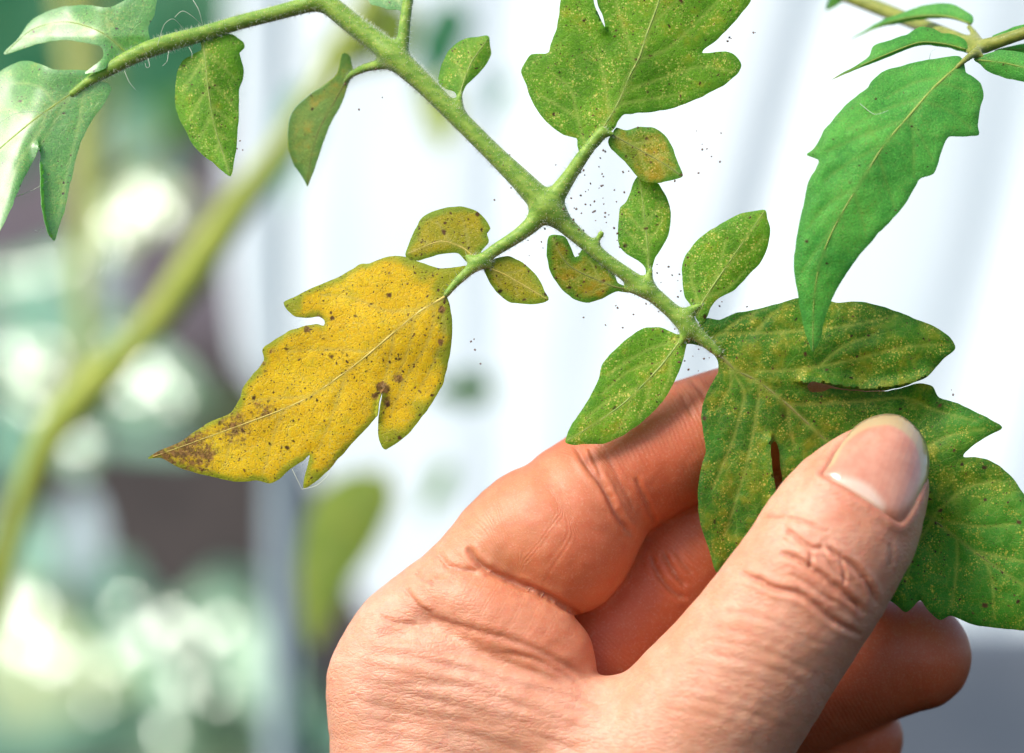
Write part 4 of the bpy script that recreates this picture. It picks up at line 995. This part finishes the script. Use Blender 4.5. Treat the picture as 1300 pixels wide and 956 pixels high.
def thread(name, pts, r, parent, mat):
    P = catmull(np.array(pts, float), 3); pw = to_world(PW(P[:, 0], P[:, 1], P[:, 2]))
    me = tube_mesh(name, local(parent, pw), np.full(len(P), r * S) * np.linspace(1, .5, len(P)), 5)
    return link(name, me, mat, parent)
for pts in ([(245, 0, 10), (252, 12, 4), (256, 26, 6), (258, 36, 14)], [(222, 22, 8), (232, 14, 2), (246, 22, 2), (256, 32, 10)], [(200, 58, 10), (208, 32, 2), (220, 24, 0), (232, 36, 8)], [(158, 90, 8), (164, 104, 4), (172, 114, 4)],
            [(188, 74, 8), (190, 84, 2), (186, 86, 0), (184, 80, 2)], [(214, 65, 10), (212, 78, 4), (206, 84, 2)], [(0, 156, -4), (20, 144, -12), (48, 142, -8), (60, 148, 0)], [(14, 252, -8), (40, 242, -12), (60, 230, -6)],
            [(240, 60, 14), (244, 68, 8), (243, 74, 6)], [(54, 290, -4), (48, 294, -8), (44, 292, -8)], [(1090, 130, -50), (1110, 145, -62), (1128, 140, -64)], [(1180, 75, -30), (1182, 66, -34), (1188, 62, -32)]):
    th = thread('curly_hair', pts, .4, leaf_root if pts[0][0] < 900 else fr, M_hair)

# spider silk at the lower lobe of the yellow leaflet
web = empty('spider_web', W(385, 619, -20), 'fine spider silk strung under the lower lobe of the yellow leaflet', 'web')
for pts in ([(371, 596, -20), (378, 610, -22), (383, 620, -23)], [(383, 621, -23), (400, 617, -23), (414, 606, -22), (420, 594, -20)]):
    thread('thread', pts, .5, web, M_hair)

# mites hanging on invisible-thin silk round the stems
mm_ = bmesh.new(); bmesh.ops.create_icosphere(mm_, subdivisions=1, radius=1)
bmesh.ops.scale(mm_, vec=(1.5, .9, .9), verts=mm_.verts)
for k in range(8):
    a = (-.7, -.25, .25, .7)[k % 4]; sd = 1 if k < 4 else -1
    p0 = Vector((a * 1.1, 0, sd * .7)); p1 = Vector((a * 1.6, -.3, sd * 1.6))
    va = mm_.verts.new(p0 + Vector((.12, 0, 0))); vb = mm_.verts.new(p0 - Vector((.12, 0, 0))); vc = mm_.verts.new(p1); vd = mm_.verts.new(p0 + Vector((0, .15, 0)))
    mm_.faces.new((va, vb, vc)); mm_.faces.new((vb, vd, vc)); mm_.faces.new((vd, va, vc))
mite_me = bpy.data.meshes.new('spider_mite'); mm_.to_mesh(mite_me); mm_.free()
mite_me.materials.append(plain_mat('mite_brown', (.10, .05, .03), (.17, .08, .045), 20, .5))
places = []
for (x, y, r_, n) in ((765, 258, 34, 16), (742, 268, 20, 9), (790, 215, 36, 10), (748, 240, 20, 8), (725, 275, 14, 6), (835, 352, 18, 8), (855, 372, 14, 7), (722, 208, 26, 7), (905, 455, 16, 0), (893, 440, 10, 10), (880, 462, 10, 8), (925, 398, 22, 8), (690, 300, 22, 7), (712, 340, 20, 6),
                      (880, 170, 36, 8), (915, 40, 34, 8), (690, 60, 16, 5), (820, 396, 24, 9), (600, 440, 14, 4), (650, 215, 26, 6), (775, 300, 18, 8), (460, 100, 20, 4), (1215, 470, 22, 4), (775, 205, 24, 8), (310, 185, 8, 3), (560, 365, 20, 4), (840, 235, 20, 4), (760, 395, 22, 5)):
    for _ in range(n):
        places.append((x + random.gauss(0, r_ * .85), y + random.gauss(0, r_ * .85)))
mite0 = None
for (x, y) in places:
    o = bpy.data.objects.new('spider_mite', mite_me) if mite0 is None else mite0.copy()
    if mite0 is None: mite0 = o
    COL.objects.link(o)
    o.location = W(x, y, random.uniform(-24, 4)); s_ = random.uniform(.6, 1.35) * S; o.scale = (s_, s_, s_)
    o.rotation_euler = (random.uniform(-.5, .5), random.uniform(0, 6.28), random.uniform(-.5, .5))
    tag(o, 'tiny dark spider mite hanging in fine silk beside the leaf stems', 'mite', 'spider mites scattered round the stems')
